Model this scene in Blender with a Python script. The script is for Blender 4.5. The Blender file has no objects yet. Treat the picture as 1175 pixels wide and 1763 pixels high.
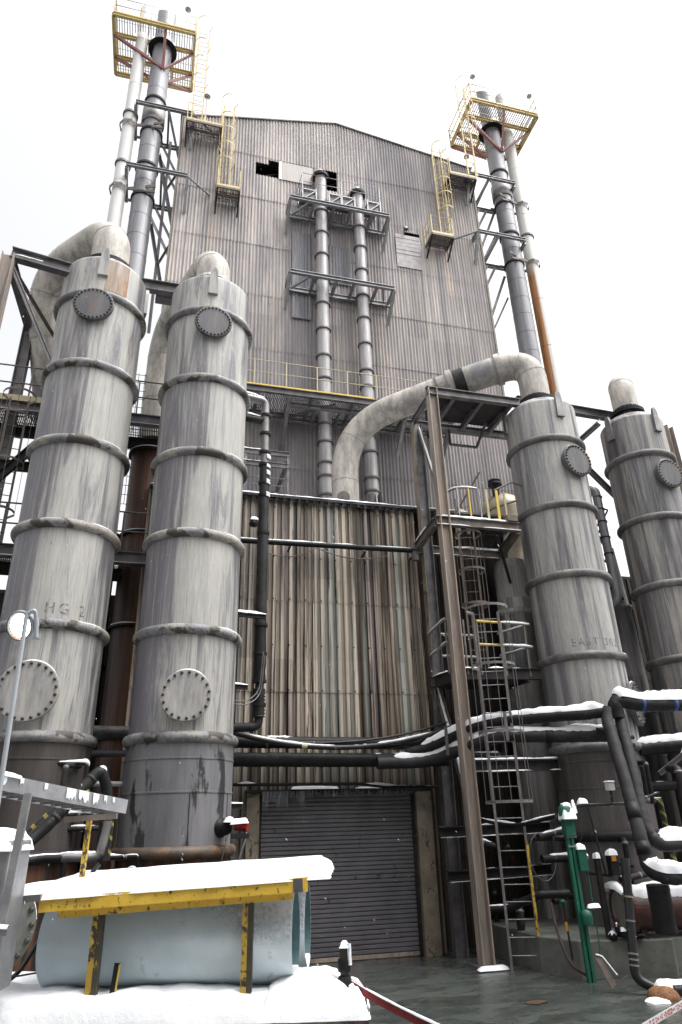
import bpy, math, random
from mathutils import Vector, Matrix
from math import radians, sin, cos, pi, atan2, sqrt, floor
random.seed(7)
sc = bpy.context.scene
col = sc.collection

# ------------------------------------------------------------------ camera
HEAD, PITCH, ROLL = radians(74.68), radians(24.68), radians(-1.605)
Fv = Vector((cos(HEAD)*cos(PITCH), sin(HEAD)*cos(PITCH), sin(PITCH)))
R0 = Fv.cross(Vector((0, 0, 1))).normalized(); U0 = R0.cross(Fv)
Rv = R0*cos(ROLL) + U0*sin(ROLL); Uv = -R0*sin(ROLL) + U0*cos(ROLL)
cd = bpy.data.cameras.new('camera'); cam = bpy.data.objects.new('camera', cd); col.objects.link(cam)
M = Matrix((Rv, Uv, -Fv)).transposed().to_4x4(); M.translation = Vector((0, 0, 2.6)); cam.matrix_world = M
cd.sensor_fit = 'HORIZONTAL'; cd.sensor_width = 24.0; cd.lens = 24.0; cd.clip_start = 0.05; cd.clip_end = 2000
sc.camera = cam

# ------------------------------------------------------------------ world, sun, exposure
SUN_EL, SUN_ROT = radians(66), radians(125)
w = bpy.data.worlds.new('World'); sc.world = w; w.use_nodes = True
wn, wl = w.node_tree.nodes, w.node_tree.links
bg = wn['Background']
sky = wn.new('ShaderNodeTexSky'); sky.sky_type = 'NISHITA'; sky.sun_disc = False
sky.sun_elevation = SUN_EL; sky.sun_rotation = SUN_ROT; sky.air_density = 1.0; sky.dust_density = 6.0; sky.ozone_density = 1.0
hs = wn.new('ShaderNodeHueSaturation'); hs.inputs['Saturation'].default_value = 0.10; hs.inputs['Value'].default_value = 1.6
wl.new(sky.outputs[0], hs.inputs['Color']); wl.new(hs.outputs[0], bg.inputs['Color'])
bg.inputs['Strength'].default_value = 0.14
sd = bpy.data.lights.new('sun', 'SUN'); sd.energy = 0.5; sd.angle = radians(40); sd.color = (1.0, 0.985, 0.96)
sun = bpy.data.objects.new('sun', sd); col.objects.link(sun)
# veiled high sun to the right of the yard; the cloud deck spreads it over a wide angle
sun.rotation_euler = Vector((-sin(SUN_ROT)*cos(SUN_EL), -cos(SUN_ROT)*cos(SUN_EL), -sin(SUN_EL))).to_track_quat('-Z', 'Y').to_euler()
sc.view_settings.view_transform = 'Standard'; sc.view_settings.look = 'None'
sc.view_settings.exposure = 0.72; sc.view_settings.gamma = 1.0
sc.render.engine = 'CYCLES'

# ------------------------------------------------------------------ materials
MATS = {}
def nt(name):
    m = bpy.data.materials.new(name); m.use_nodes = True
    return m, m.node_tree.nodes, m.node_tree.links, m.node_tree.nodes['Principled BSDF']
def ramp(n, l, src, stops, interp='LINEAR'):
    r = n.new('ShaderNodeValToRGB'); e = r.color_ramp.elements; r.color_ramp.interpolation = interp
    while len(e) < len(stops): e.new(0.5)
    for i, (p, c) in enumerate(stops):
        e[i].position = p; e[i].color = (c[0], c[1], c[2], 1) if not isinstance(c, (int, float)) else (c, c, c, 1)
    l.new(src, r.inputs[0]); return r.outputs[0]
def noise(n, l, co, sc3, scale=1.0, detail=5, rough=0.6, dist=0.0, off=(0, 0, 0)):
    mp = n.new('ShaderNodeMapping'); mp.inputs['Scale'].default_value = sc3; mp.inputs['Location'].default_value = off; l.new(co, mp.inputs[0])
    t = n.new('ShaderNodeTexNoise'); t.inputs['Scale'].default_value = scale; t.inputs['Detail'].default_value = detail
    t.inputs['Roughness'].default_value = rough; t.inputs['Distortion'].default_value = dist; l.new(mp.outputs[0], t.inputs['Vector'])
    return t.outputs['Fac']
def mix(n, l, fac, a, b, mode='MIX'):
    x = n.new('ShaderNodeMix'); x.data_type = 'RGBA'; x.blend_type = mode
    if isinstance(fac, (int, float)): x.inputs[0].default_value = fac
    else: l.new(fac, x.inputs[0])
    for i, v in ((6, a), (7, b)):
        if isinstance(v, (tuple, list)): x.inputs[i].default_value = (v[0], v[1], v[2], 1)
        else: l.new(v, x.inputs[i])
    return x.outputs[2]
def mathn(n, l, op, a, b=None, c=None):
    x = n.new('ShaderNodeMath'); x.operation = op
    for i, v in enumerate((a, b, c)):
        if v is None: continue
        if isinstance(v, (int, float)): x.inputs[i].default_value = v
        else: l.new(v, x.inputs[i])
    return x.outputs[0]
def streaky(name, stops, sxy=3.0, sz=0.12, stain=None, stain_t=(0.55, 0.66), ssxy=1.3, ssz=0.05, fine=0.35,
            rough=0.6, metal=0.0, bump=0.15, fs=(40, 40, 2.5), off=(0, 0, 0), extra=None, dist=0.3, seg=None, spec=None):
    """vertical weather streaks: large streaks, a stain colour where a second noise runs high, fine drips"""
    m, n, l, b = nt(name)
    co = n.new('ShaderNodeTexCoord').outputs['Object']
    if seg:   # streaks start afresh below every stiffener ring
        sp = n.new('ShaderNodeSeparateXYZ'); l.new(co, sp.inputs[0])
        fz = mathn(n, l, 'FLOOR', mathn(n, l, 'DIVIDE', mathn(n, l, 'SUBTRACT', sp.outputs[2], seg[0]), seg[1]))
        cb = n.new('ShaderNodeCombineXYZ'); l.new(mathn(n, l, 'ADD', sp.outputs[0], mathn(n, l, 'MULTIPLY', fz, 0.13)), cb.inputs[0])
        l.new(sp.outputs[1], cb.inputs[1]); l.new(mathn(n, l, 'ADD', sp.outputs[2], mathn(n, l, 'MULTIPLY', fz, 2.0)), cb.inputs[2]); co = cb.outputs[0]
    f1 = noise(n, l, co, (sxy, sxy, sz), 1, 7, 0.68, dist, off)
    c = ramp(n, l, f1, stops)
    if stain:
        for k, (sc_, th, colr) in enumerate(stain):
            f2 = noise(n, l, co, (ssxy*sc_, ssxy*sc_, ssz*sc_), 1, 5, 0.62, 0.4, (7.3*k+off[0], 3.1*k, 1.7*k))
            c = mix(n, l, ramp(n, l, f2, [(th[0], 0), (th[1], 1)]), c, colr)
    f3 = noise(n, l, co, fs, 1, 4, 0.7)
    c = mix(n, l, fine, c, ramp(n, l, f3, [(0.3, 0.45), (0.7, 1.25)]), 'MULTIPLY')
    if extra: c = extra(n, l, co, c)
    l.new(c, b.inputs['Base Color'])
    b.inputs['Metallic'].default_value = metal
    if spec is not None: b.inputs['Specular IOR Level'].default_value = spec
    rr = ramp(n, l, f1, [(0.3, rough-0.12), (0.7, min(1, rough+0.1))]); l.new(rr, b.inputs['Roughness'])
    bp = n.new('ShaderNodeBump'); bp.inputs['Strength'].default_value = bump; bp.inputs['Distance'].default_value = 0.02
    l.new(f3, bp.inputs['Height']); l.new(bp.outputs[0], b.inputs['Normal'])
    MATS[name] = m; return m
def worn(name, c1, c2, s=4.0, rough=0.6, metal=0.0, chips=None, chip_t=0.6, bump=0.1, chip_s=9.0, spec=None):
    m, n, l, b = nt(name)
    co = n.new('ShaderNodeTexCoord').outputs['Object']
    f = noise(n, l, co, (s, s, s), 1, 6, 0.65, 0.2)
    c = ramp(n, l, f, [(0.32, c1), (0.68, c2)])
    if chips:
        g = noise(n, l, co, (chip_s, chip_s, chip_s*0.7), 1, 6, 0.7, 0.5, (5, 2, 9))
        c = mix(n, l, ramp(n, l, g, [(chip_t, 0), (chip_t+0.03, 1)]), c, chips)
    l.new(c, b.inputs['Base Color']); b.inputs['Metallic'].default_value = metal; b.inputs['Roughness'].default_value = rough
    if spec is not None: b.inputs['Specular IOR Level'].default_value = spec
    h = noise(n, l, co, (s*8, s*8, s*8), 1, 3, 0.6)
    bp = n.new('ShaderNodeBump'); bp.inputs['Strength'].default_value = bump; bp.inputs['Distance'].default_value = 0.01
    l.new(h, bp.inputs['Height']); l.new(bp.outputs[0], b.inputs['Normal'])
    MATS[name] = m; return m

LILAC = (0.19, 0.185, 0.205); LIGHT = (0.50, 0.485, 0.46); TAN = (0.40, 0.33, 0.24)
def panel_tint(n, l, co, c, px=0.9, pz=2.5, lo=0.8, hi=1.12, warm=(0.30, 0.24, 0.19)):
    """each sheet of cladding has weathered a little differently"""
    s = n.new('ShaderNodeSeparateXYZ'); l.new(co, s.inputs[0])
    fx = mathn(n, l, 'FLOOR', mathn(n, l, 'DIVIDE', s.outputs[0], px)); fz = mathn(n, l, 'FLOOR', mathn(n, l, 'DIVIDE', s.outputs[2], pz))
    cm = n.new('ShaderNodeCombineXYZ'); l.new(fx, cm.inputs[0]); l.new(fz, cm.inputs[1])
    wn_ = n.new('ShaderNodeTexWhiteNoise'); wn_.noise_dimensions = '2D'; l.new(cm.outputs[0], wn_.inputs['Vector'])
    c = mix(n, l, 1.0, c, ramp(n, l, wn_.outputs[0], [(0, lo), (1, hi)]), 'MULTIPLY')
    return c
def valley_shade(amp, lo):
    """corrugation valleys painted darker to strengthen their weak shading"""
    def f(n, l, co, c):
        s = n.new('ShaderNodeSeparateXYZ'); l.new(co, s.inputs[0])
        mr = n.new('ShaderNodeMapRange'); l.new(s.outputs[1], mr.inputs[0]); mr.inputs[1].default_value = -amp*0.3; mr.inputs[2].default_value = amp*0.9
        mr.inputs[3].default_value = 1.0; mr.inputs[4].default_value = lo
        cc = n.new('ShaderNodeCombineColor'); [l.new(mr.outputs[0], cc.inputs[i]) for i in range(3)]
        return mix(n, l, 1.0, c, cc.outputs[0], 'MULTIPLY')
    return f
def dark_low(z0, z1, colr, amt=0.8):
    """darker band on the lower part of the cladding, with a ragged edge"""
    def f(n, l, co, c):
        s = n.new('ShaderNodeSeparateXYZ'); l.new(co, s.inputs[0])
        nz = noise(n, l, co, (1.2, 1.2, 0.12), 1, 6, 0.7, 0.3, (3, 3, 3))
        zz = mathn(n, l, 'ADD', s.outputs[2], mathn(n, l, 'MULTIPLY', mathn(n, l, 'SUBTRACT', nz, 0.5), (z1-z0)*2.2))
        mr = n.new('ShaderNodeMapRange'); l.new(zz, mr.inputs[0]); mr.inputs[1].default_value = z0; mr.inputs[2].default_value = z1
        mr.inputs[3].default_value = amt; mr.inputs[4].default_value = 0.0
        return mix(n, l, mr.outputs[0], c, colr)
    return f
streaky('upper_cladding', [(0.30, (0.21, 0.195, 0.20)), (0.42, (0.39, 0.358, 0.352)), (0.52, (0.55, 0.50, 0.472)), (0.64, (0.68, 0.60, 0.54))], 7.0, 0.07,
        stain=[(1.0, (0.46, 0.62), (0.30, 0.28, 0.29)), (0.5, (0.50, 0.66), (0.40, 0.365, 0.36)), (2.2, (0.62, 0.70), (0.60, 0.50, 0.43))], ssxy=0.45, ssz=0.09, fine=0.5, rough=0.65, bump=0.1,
        fs=(28, 28, 0.9), extra=lambda n, l, co, c: dark_low(10.0, 23.0, (0.15, 0.143, 0.153), 0.85)(n, l, co, valley_shade(0.022, 0.78)(n, l, co, panel_tint(n, l, co, c, 0.9, 2.5, 0.84, 1.08))))  # wall grows paler upward, partly haze put into the colour
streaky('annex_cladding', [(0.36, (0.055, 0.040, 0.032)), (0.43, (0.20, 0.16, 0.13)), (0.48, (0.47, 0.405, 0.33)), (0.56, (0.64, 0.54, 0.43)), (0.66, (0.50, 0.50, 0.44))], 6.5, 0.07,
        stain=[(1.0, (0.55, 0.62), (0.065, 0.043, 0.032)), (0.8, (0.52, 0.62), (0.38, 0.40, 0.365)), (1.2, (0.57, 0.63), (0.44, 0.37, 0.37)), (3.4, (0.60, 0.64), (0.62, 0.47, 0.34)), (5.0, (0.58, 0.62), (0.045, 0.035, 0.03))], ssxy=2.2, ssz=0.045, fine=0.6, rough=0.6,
        bump=0.12, fs=(30, 30, 0.8), extra=lambda n, l, co, c: dark_low(3.2, 4.6, (0.06, 0.05, 0.043), 0.75)(n, l, co, valley_shade(0.022, 0.6)(n, l, co, panel_tint(n, l, co, panel_tint(n, l, co, c, 0.8, 2.1, 0.85, 1.12), 0.205, 2.1, 0.85, 1.12))))
streaky('sooty_cladding', [(0.3, (0.012, 0.010, 0.009)), (0.5, (0.030, 0.025, 0.022)), (0.7, (0.10, 0.078, 0.06))], 4, 0.06, fine=0.5, rough=0.6,
        stain=[(1.5, (0.60, 0.68), (0.13, 0.095, 0.07))], spec=0.2)
TW = [(0.38, (0.145, 0.138, 0.150)), (0.45, (0.27, 0.262, 0.262)), (0.50, (0.41, 0.40, 0.375)), (0.66, (0.51, 0.495, 0.455))]
def side_tone(xc, wd, colr, amt):  # ragged darker tone towards one side, plus random drips
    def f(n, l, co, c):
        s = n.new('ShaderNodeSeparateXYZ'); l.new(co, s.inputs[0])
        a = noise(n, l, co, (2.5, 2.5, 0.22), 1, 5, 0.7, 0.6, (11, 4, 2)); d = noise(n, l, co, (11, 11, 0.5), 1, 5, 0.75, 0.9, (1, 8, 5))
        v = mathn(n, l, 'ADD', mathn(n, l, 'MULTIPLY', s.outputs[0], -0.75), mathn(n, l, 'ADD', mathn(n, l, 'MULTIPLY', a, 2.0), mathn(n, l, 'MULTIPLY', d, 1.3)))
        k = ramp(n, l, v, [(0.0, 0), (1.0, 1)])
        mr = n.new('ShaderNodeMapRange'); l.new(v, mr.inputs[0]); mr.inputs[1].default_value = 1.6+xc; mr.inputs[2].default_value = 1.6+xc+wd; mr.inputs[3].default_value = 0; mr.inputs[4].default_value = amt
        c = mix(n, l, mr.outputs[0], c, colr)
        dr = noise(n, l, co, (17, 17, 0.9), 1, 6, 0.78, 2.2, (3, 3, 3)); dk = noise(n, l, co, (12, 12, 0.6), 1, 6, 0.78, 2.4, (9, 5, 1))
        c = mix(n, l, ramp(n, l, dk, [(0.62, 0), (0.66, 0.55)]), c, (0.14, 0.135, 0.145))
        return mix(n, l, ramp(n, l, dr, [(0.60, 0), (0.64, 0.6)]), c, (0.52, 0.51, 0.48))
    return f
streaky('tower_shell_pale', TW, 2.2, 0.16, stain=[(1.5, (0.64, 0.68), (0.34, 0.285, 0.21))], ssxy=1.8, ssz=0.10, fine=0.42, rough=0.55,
        fs=(34, 34, 2.2), dist=0.9, seg=(0.22, 1.95), extra=side_tone(-0.05, 0.40, (0.155, 0.148, 0.172), 0.9))
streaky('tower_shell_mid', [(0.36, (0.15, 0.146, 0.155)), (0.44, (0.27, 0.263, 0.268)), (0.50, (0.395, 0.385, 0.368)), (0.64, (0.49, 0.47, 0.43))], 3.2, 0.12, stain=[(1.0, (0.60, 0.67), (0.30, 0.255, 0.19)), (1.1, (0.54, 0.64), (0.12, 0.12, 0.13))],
        ssxy=2.4, ssz=0.11, fine=0.45, rough=0.55, off=(4, 1, 2), fs=(30, 30, 3.0), dist=0.8, seg=(0.22, 1.96), extra=side_tone(0.25, 0.7, (0.19, 0.187, 0.20), 0.55))
streaky('tower_shell_dark', [(0.34, (0.075, 0.072, 0.08)), (0.46, (0.17, 0.166, 0.173)), (0.55, (0.30, 0.287, 0.277)), (0.66, (0.44, 0.40, 0.35))], 4.5, 0.18, stain=[(1.4, (0.56, 0.66), (0.06, 0.058, 0.062))],
        ssxy=2.4, ssz=0.12, fine=0.5, rough=0.55, off=(9, 1, 2), fs=(30, 30, 2.5), dist=0.8, seg=(0.22, 1.96))
streaky('tower_skirt', [(0.3, (0.12, 0.117, 0.125)), (0.5, (0.18, 0.177, 0.187)), (0.7, (0.235, 0.23, 0.235))], 2, 0.25, stain=[(1.2, (0.58, 0.62), (0.035, 0.033, 0.034))], ssxy=2.0, ssz=0.5, fine=0.3, rough=0.5)
streaky('skirt_umber', [(0.3, (0.07, 0.062, 0.06)), (0.5, (0.12, 0.107, 0.103)), (0.7, (0.18, 0.16, 0.15))], 4, 0.2, stain=[(1.6, (0.60, 0.66), (0.05, 0.045, 0.045))], fine=0.5, rough=0.5)
streaky('tower_skirt_brown', [(0.3, (0.035, 0.030, 0.027)), (0.5, (0.065, 0.055, 0.050)), (0.7, (0.10, 0.088, 0.08))], 2, 0.2, stain=[(1.2, (0.60, 0.66), (0.03, 0.027, 0.027))], fine=0.4, rough=0.5)
streaky('ring_band', [(0.34, (0.13, 0.125, 0.13)), (0.48, (0.25, 0.245, 0.26)), (0.60, (0.42, 0.39, 0.33))], 1.8, 3.0, stain=[(1.0, (0.56, 0.60), (0.07, 0.06, 0.05)), (9, (0.6, 0.64), (0.10, 0.085, 0.07))], ssxy=1.3, ssz=1.3, fine=0.5, fs=(30, 30, 8), rough=0.65)
streaky('ring_dark', [(0.34, (0.07, 0.066, 0.068)), (0.5, (0.15, 0.145, 0.145)), (0.66, (0.28, 0.26, 0.23))], 2.2, 3.0, fine=0.5, fs=(30, 30, 8), rough=0.6)
streaky('duct_shell', [(0.30, (0.26, 0.24, 0.22)), (0.45, (0.42, 0.39, 0.35)), (0.55, (0.56, 0.52, 0.46)), (0.70, (0.64, 0.60, 0.53))], 5, 1.1, stain=[(1, (0.50, 0.70), (0.25, 0.24, 0.25))], ssxy=1.0, ssz=0.6, fine=0.5, rough=0.6, fs=(42, 42, 7), dist=0.2)
streaky('riser_shell', [(0.3, (0.20, 0.19, 0.20)), (0.5, (0.38, 0.365, 0.37)), (0.7, (0.56, 0.54, 0.515))], 5, 0.4, fine=0.4, rough=0.45, metal=0.2)
streaky('stack_dark', [(0.3, (0.15, 0.148, 0.16)), (0.5, (0.23, 0.228, 0.245)), (0.7, (0.33, 0.32, 0.33))], 4, 0.2, fine=0.4, rough=0.42, metal=0.25)
streaky('stack_white', [(0.3, (0.55, 0.53, 0.50)), (0.5, (0.72, 0.71, 0.69)), (0.7, (0.78, 0.77, 0.76))], 3, 0.06, stain=[(1.2, (0.62, 0.68), (0.40, 0.30, 0.22))], ssxy=2.0, ssz=0.05, fine=0.15, rough=0.5)
def rust_run(n, l, co, c):
    s = n.new('ShaderNodeSeparateXYZ'); l.new(co, s.inputs[0])
    nz = noise(n, l, co, (8, 8, 0.5), 1, 5, 0.7, 0.2)
    d = mathn(n, l, 'ADD', mathn(n, l, 'MULTIPLY', s.outputs[0], -1.0), mathn(n, l, 'MULTIPLY', nz, 0.10))
    f = ramp(n, l, d, [(0.14, 0), (0.19, 1)])
    mr = n.new('ShaderNodeMapRange'); l.new(s.outputs[2], mr.inputs[0]); mr.inputs[1].default_value = 25.2; mr.inputs[2].default_value = 24.2
    f = mathn(n, l, 'MULTIPLY', f, mr.outputs[0])
    cr = ramp(n, l, nz, [(0.35, (0.20, 0.07, 0.02)), (0.6, (0.46, 0.20, 0.06))])
    return mix(n, l, f, c, cr)
streaky('stack_rust_run', [(0.3, (0.50, 0.48, 0.44)), (0.5, (0.68, 0.66, 0.62)), (0.7, (0.76, 0.75, 0.73))], 3, 0.06, fine=0.15, rough=0.5, extra=rust_run)
streaky('base_rust', [(0.35, (0.05, 0.042, 0.038)), (0.5, (0.10, 0.07, 0.05)), (0.65, (0.20, 0.11, 0.06))], 3, 3, fine=0.5, rough=0.6)
streaky('rusty_vessel', [(0.35, (0.016, 0.012, 0.011)), (0.47, (0.05, 0.026, 0.017)), (0.58, (0.15, 0.055, 0.022)), (0.7, (0.10, 0.065, 0.04))], 6, 0.10, fine=0.4, rough=0.6)
streaky('rusty_column', [(0.35, (0.19, 0.165, 0.155)), (0.5, (0.34, 0.285, 0.245)), (0.65, (0.46, 0.36, 0.28))], 6, 0.35, stain=[(1.0, (0.60, 0.66), (0.12, 0.055, 0.03))], fine=0.35, rough=0.65)
worn('grey_steel', (0.085, 0.082, 0.088), (0.20, 0.19, 0.19), 3, 0.5, 0.3, (0.10, 0.06, 0.04), 0.66)
worn('dark_steel', (0.014, 0.013, 0.014), (0.042, 0.038, 0.038), 3, 0.6, 0.0, (0.06, 0.03, 0.018), 0.66, 0.1, 9, 0.25)
worn('brown_steel', (0.10, 0.085, 0.075), (0.20, 0.165, 0.14), 4, 0.6, 0.1, (0.09, 0.05, 0.03), 0.64)
worn('galvanized', (0.22, 0.22, 0.23), (0.36, 0.36, 0.37), 5, 0.45, 0.5)
worn('yellow_paint', (0.62, 0.42, 0.06), (0.74, 0.54, 0.10), 3, 0.5, 0, (0.16, 0.09, 0.05), 0.66)
worn('hazed_yellow', (0.60, 0.46, 0.19), (0.70, 0.56, 0.27), 3, 0.5, 0, (0.22, 0.13, 0.08), 0.64)  # yellow for high steel, made paler with haze put into the colour
worn('yellow_chipped', (0.80, 0.50, 0.05), (0.92, 0.62, 0.08), 5, 0.45, 0, (0.07, 0.04, 0.026), 0.59, 0.15, 24)
worn('dark_chipped', (0.03, 0.026, 0.022), (0.09, 0.075, 0.05), 4, 0.5, 0, (0.40, 0.30, 0.04), 0.64, 0.1, 12)
worn('leg_paint', (0.42, 0.27, 0.035), (0.60, 0.41, 0.06), 5, 0.5, 0, (0.05, 0.035, 0.025), 0.52, 0.15, 16)
worn('pale_yellow', (0.42, 0.36, 0.22), (0.52, 0.45, 0.29), 3, 0.5, 0, (0.20, 0.14, 0.10), 0.66)
worn('red_primer', (0.20, 0.06, 0.05), (0.30, 0.11, 0.09), 3, 0.55)
worn('soot_black', (0.007, 0.007, 0.008), (0.02, 0.019, 0.02), 3, 0.55, 0, None, 0.6, 0.1, 9, 0.25)
worn('insulation', (0.008, 0.008, 0.009), (0.024, 0.023, 0.024), 2.2, 0.55, 0, (0.09, 0.085, 0.08), 0.66, 0.6, 5, 0.25)
worn('insulation_grey', (0.018, 0.0175, 0.019), (0.042, 0.040, 0.043), 2.0, 0.6, 0, (0.03, 0.03, 0.03), 0.62, 0.5, 5, 0.25)
streaky('manhole_steel', [(0.35, (0.06, 0.06, 0.066)), (0.5, (0.10, 0.10, 0.108)), (0.65, (0.15, 0.145, 0.145))], 4, 0.8, stain=[(2.2, (0.56, 0.62), (0.17, 0.10, 0.06))], ssxy=1.6, ssz=0.4, fine=0.35, rough=0.5)
streaky('manhole_pale', [(0.35, (0.20, 0.195, 0.21)), (0.5, (0.33, 0.32, 0.31)), (0.65, (0.44, 0.42, 0.39))], 4, 0.8, stain=[(1.6, (0.58, 0.66), (0.26, 0.17, 0.09))], fine=0.35, rough=0.5)
worn('bolt_steel', (0.03, 0.028, 0.027), (0.10, 0.085, 0.075), 9, 0.5, 0.3)
worn('blue_plastic', (0.50, 0.61, 0.665), (0.68, 0.765, 0.80), 1.6, 0.34, 0, (0.48, 0.53, 0.575), 0.62, 0.04, 4.5)
worn('pipe_inside', (0.08, 0.17, 0.19), (0.16, 0.27, 0.28), 2.5, 0.5)
worn('rust_stain', (0.05, 0.035, 0.025), (0.12, 0.07, 0.04), 12, 0.4)
worn('rust', (0.09, 0.035, 0.014), (0.26, 0.12, 0.045), 14, 0.8, 0, (0.03, 0.02, 0.016), 0.6, 0.5, 18)
worn('tan_panel', (0.13, 0.108, 0.085), (0.30, 0.255, 0.19), 2.2, 0.6, 0, (0.07, 0.055, 0.04), 0.60, 0.15, 4)
worn('door_paint', (0.115, 0.11, 0.12), (0.175, 0.168, 0.182), 1.2, 0.5, 0.1, (0.035, 0.033, 0.035), 0.62, 0.05, 3)
worn('concrete', (0.085, 0.09, 0.08), (0.17, 0.175, 0.155), 2.5, 0.45, 0, (0.09, 0.10, 0.09), 0.6, 0.2)
worn('green_paint', (0.004, 0.075, 0.045), (0.012, 0.13, 0.08), 4, 0.5, 0, (0.02, 0.035, 0.028), 0.60, 0.1, 14)
worn('end_plate', (0.20, 0.19, 0.175), (0.33, 0.31, 0.28), 5, 0.5, 0, (0.20, 0.03, 0.025), 0.56, 0.1, 5)
worn('red_paint', (0.30, 0.01, 0.01), (0.45, 0.02, 0.02), 5, 0.4)
worn('red_vessel', (0.035, 0.012, 0.010), (0.085, 0.026, 0.02), 4, 0.5, 0, (0.20, 0.17, 0.15), 0.66, 0.1, 5)
worn('dull_pink', (0.045, 0.026, 0.026), (0.08, 0.045, 0.045), 6, 0.7)
worn('red_strap', (0.13, 0.012, 0.014), (0.24, 0.028, 0.03), 6, 0.7, 0, (0.03, 0.02, 0.02), 0.58, 0.1, 10)
worn('lamp_grey', (0.36, 0.39, 0.42), (0.45, 0.48, 0.51), 3, 0.4, 0.1)
worn('rubber', (0.010, 0.010, 0.011), (0.02, 0.02, 0.02), 3, 0.45)
worn('orange_label', (0.55, 0.22, 0.02), (0.65, 0.28, 0.04), 6, 0.6)
worn('stencil_paint', (0.11, 0.105, 0.105), (0.17, 0.165, 0.16), 20, 0.7, 0, (0.36, 0.35, 0.34), 0.50, 0, 16)
worn('tape_white', (0.6, 0.6, 0.6), (0.75, 0.74, 0.73), 4, 0.5, 0)
worn('cream_vessel', (0.34, 0.29, 0.20), (0.50, 0.44, 0.32), 3, 0.45, 0.1, (0.24, 0.2, 0.15), 0.64, 0.05, 3)
worn('galv_bright', (0.55, 0.55, 0.55), (0.72, 0.72, 0.72), 3, 0.5, 0.1)
worn('louvre_sheet', (0.22, 0.20, 0.20), (0.36, 0.335, 0.33), 4, 0.5, 0.1)
streaky('flat_sheet', [(0.3, (0.40, 0.37, 0.365)), (0.5, (0.52, 0.475, 0.45)), (0.7, (0.60, 0.54, 0.50))], 3, 0.2, fine=0.3)
worn('blue_tape', (0.02, 0.05, 0.16), (0.04, 0.09, 0.25), 6, 0.5)
worn('aluminium_wrap', (0.16, 0.15, 0.15), (0.30, 0.285, 0.28), 4, 0.42, 0.4)
streaky('rust_wash', [(0.36, (0.20, 0.15, 0.115)), (0.5, (0.33, 0.245, 0.175)), (0.62, (0.45, 0.41, 0.36))], 5, 0.6, stain=[(3.0, (0.50, 0.60), (0.30, 0.14, 0.06))], ssxy=2.0, ssz=0.4, fine=0.5)
worn('duct_seam', (0.17, 0.16, 0.15), (0.42, 0.39, 0.34), 3, 0.6)
def mk_snow():
    m, n, l, b = nt('snow'); co = n.new('ShaderNodeTexCoord').outputs['Object']
    f = noise(n, l, co, (9, 9, 9), 1, 5, 0.6)
    l.new(ramp(n, l, f, [(0.3, (0.80, 0.82, 0.86)), (0.7, (0.88, 0.89, 0.90))]), b.inputs['Base Color'])
    b.inputs['Roughness'].default_value = 0.85; b.inputs['Specular IOR Level'].default_value = 0.2
    bp = n.new('ShaderNodeBump'); bp.inputs['Strength'].default_value = 0.35; bp.inputs['Distance'].default_value = 0.02
    l.new(noise(n, l, co, (30, 30, 30), 1, 5, 0.7), bp.inputs['Height']); l.new(bp.outputs[0], b.inputs['Normal'])
    MATS['snow'] = m
mk_snow()
def mk_ice():
    m, n, l, b = nt('wet_ice'); co = n.new('ShaderNodeTexCoord').outputs['Object']
    f = noise(n, l, co, (0.7, 1.6, 1), 1, 7, 0.65, 0.8)
    c = ramp(n, l, f, [(0.28, (0.02, 0.022, 0.021)), (0.5, (0.042, 0.048, 0.044)), (0.75, (0.08, 0.09, 0.082))])
    c = mix(n, l, ramp(n, l, noise(n, l, co, (5, 12, 1), 1, 8, 0.75, 1.5, (4, 4, 4)), [(0.50, 0), (0.66, 0.5)]), c, (0.10, 0.112, 0.105))
    l.new(c, b.inputs['Base Color'])
    l.new(ramp(n, l, f, [(0.35, 0.10), (0.65, 0.42)]), b.inputs['Roughness'])
    bp = n.new('ShaderNodeBump'); bp.inputs['Strength'].default_value = 0.35; bp.inputs['Distance'].default_value = 0.03
    l.new(noise(n, l, co, (2.5, 6, 1), 1, 5, 0.6, 0.5), bp.inputs['Height']); l.new(bp.outputs[0], b.inputs['Normal'])
    MATS['wet_ice'] = m
mk_ice()
def mk_glass_ice():
    m, n, l, b = nt('ice_clear'); b.inputs['Base Color'].default_value = (0.30, 0.31, 0.33, 1); b.inputs['Roughness'].default_value = 0.15
    b.inputs['Transmission Weight'].default_value = 0.3; MATS['ice_clear'] = m
mk_glass_ice()
def mk_emit():
    m, n, l, b = nt('lamp_glow'); b.inputs['Emission Color'].default_value = (1, 0.97, 0.90, 1); b.inputs['Emission Strength'].default_value = 14
    b.inputs['Base Color'].default_value = (0.8, 0.8, 0.8, 1); MATS['lamp_glow'] = m
mk_emit()
def mk_hazard():
    m, n, l, b = nt('hazard_stripe'); co = n.new('ShaderNodeTexCoord').outputs['Object']
    s = n.new('ShaderNodeSeparateXYZ'); l.new(co, s.inputs[0])
    v = mathn(n, l, 'FRACT', mathn(n, l, 'MULTIPLY', mathn(n, l, 'ADD', s.outputs[2], s.outputs[0]), 5.0))
    l.new(ramp(n, l, v, [(0, (0.016, 0.016, 0.016)), (0.72, (0.26, 0.21, 0.03))], 'CONSTANT'), b.inputs['Base Color']); b.inputs['Roughness'].default_value = 0.5
    MATS['hazard_stripe'] = m
mk_hazard()

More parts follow.
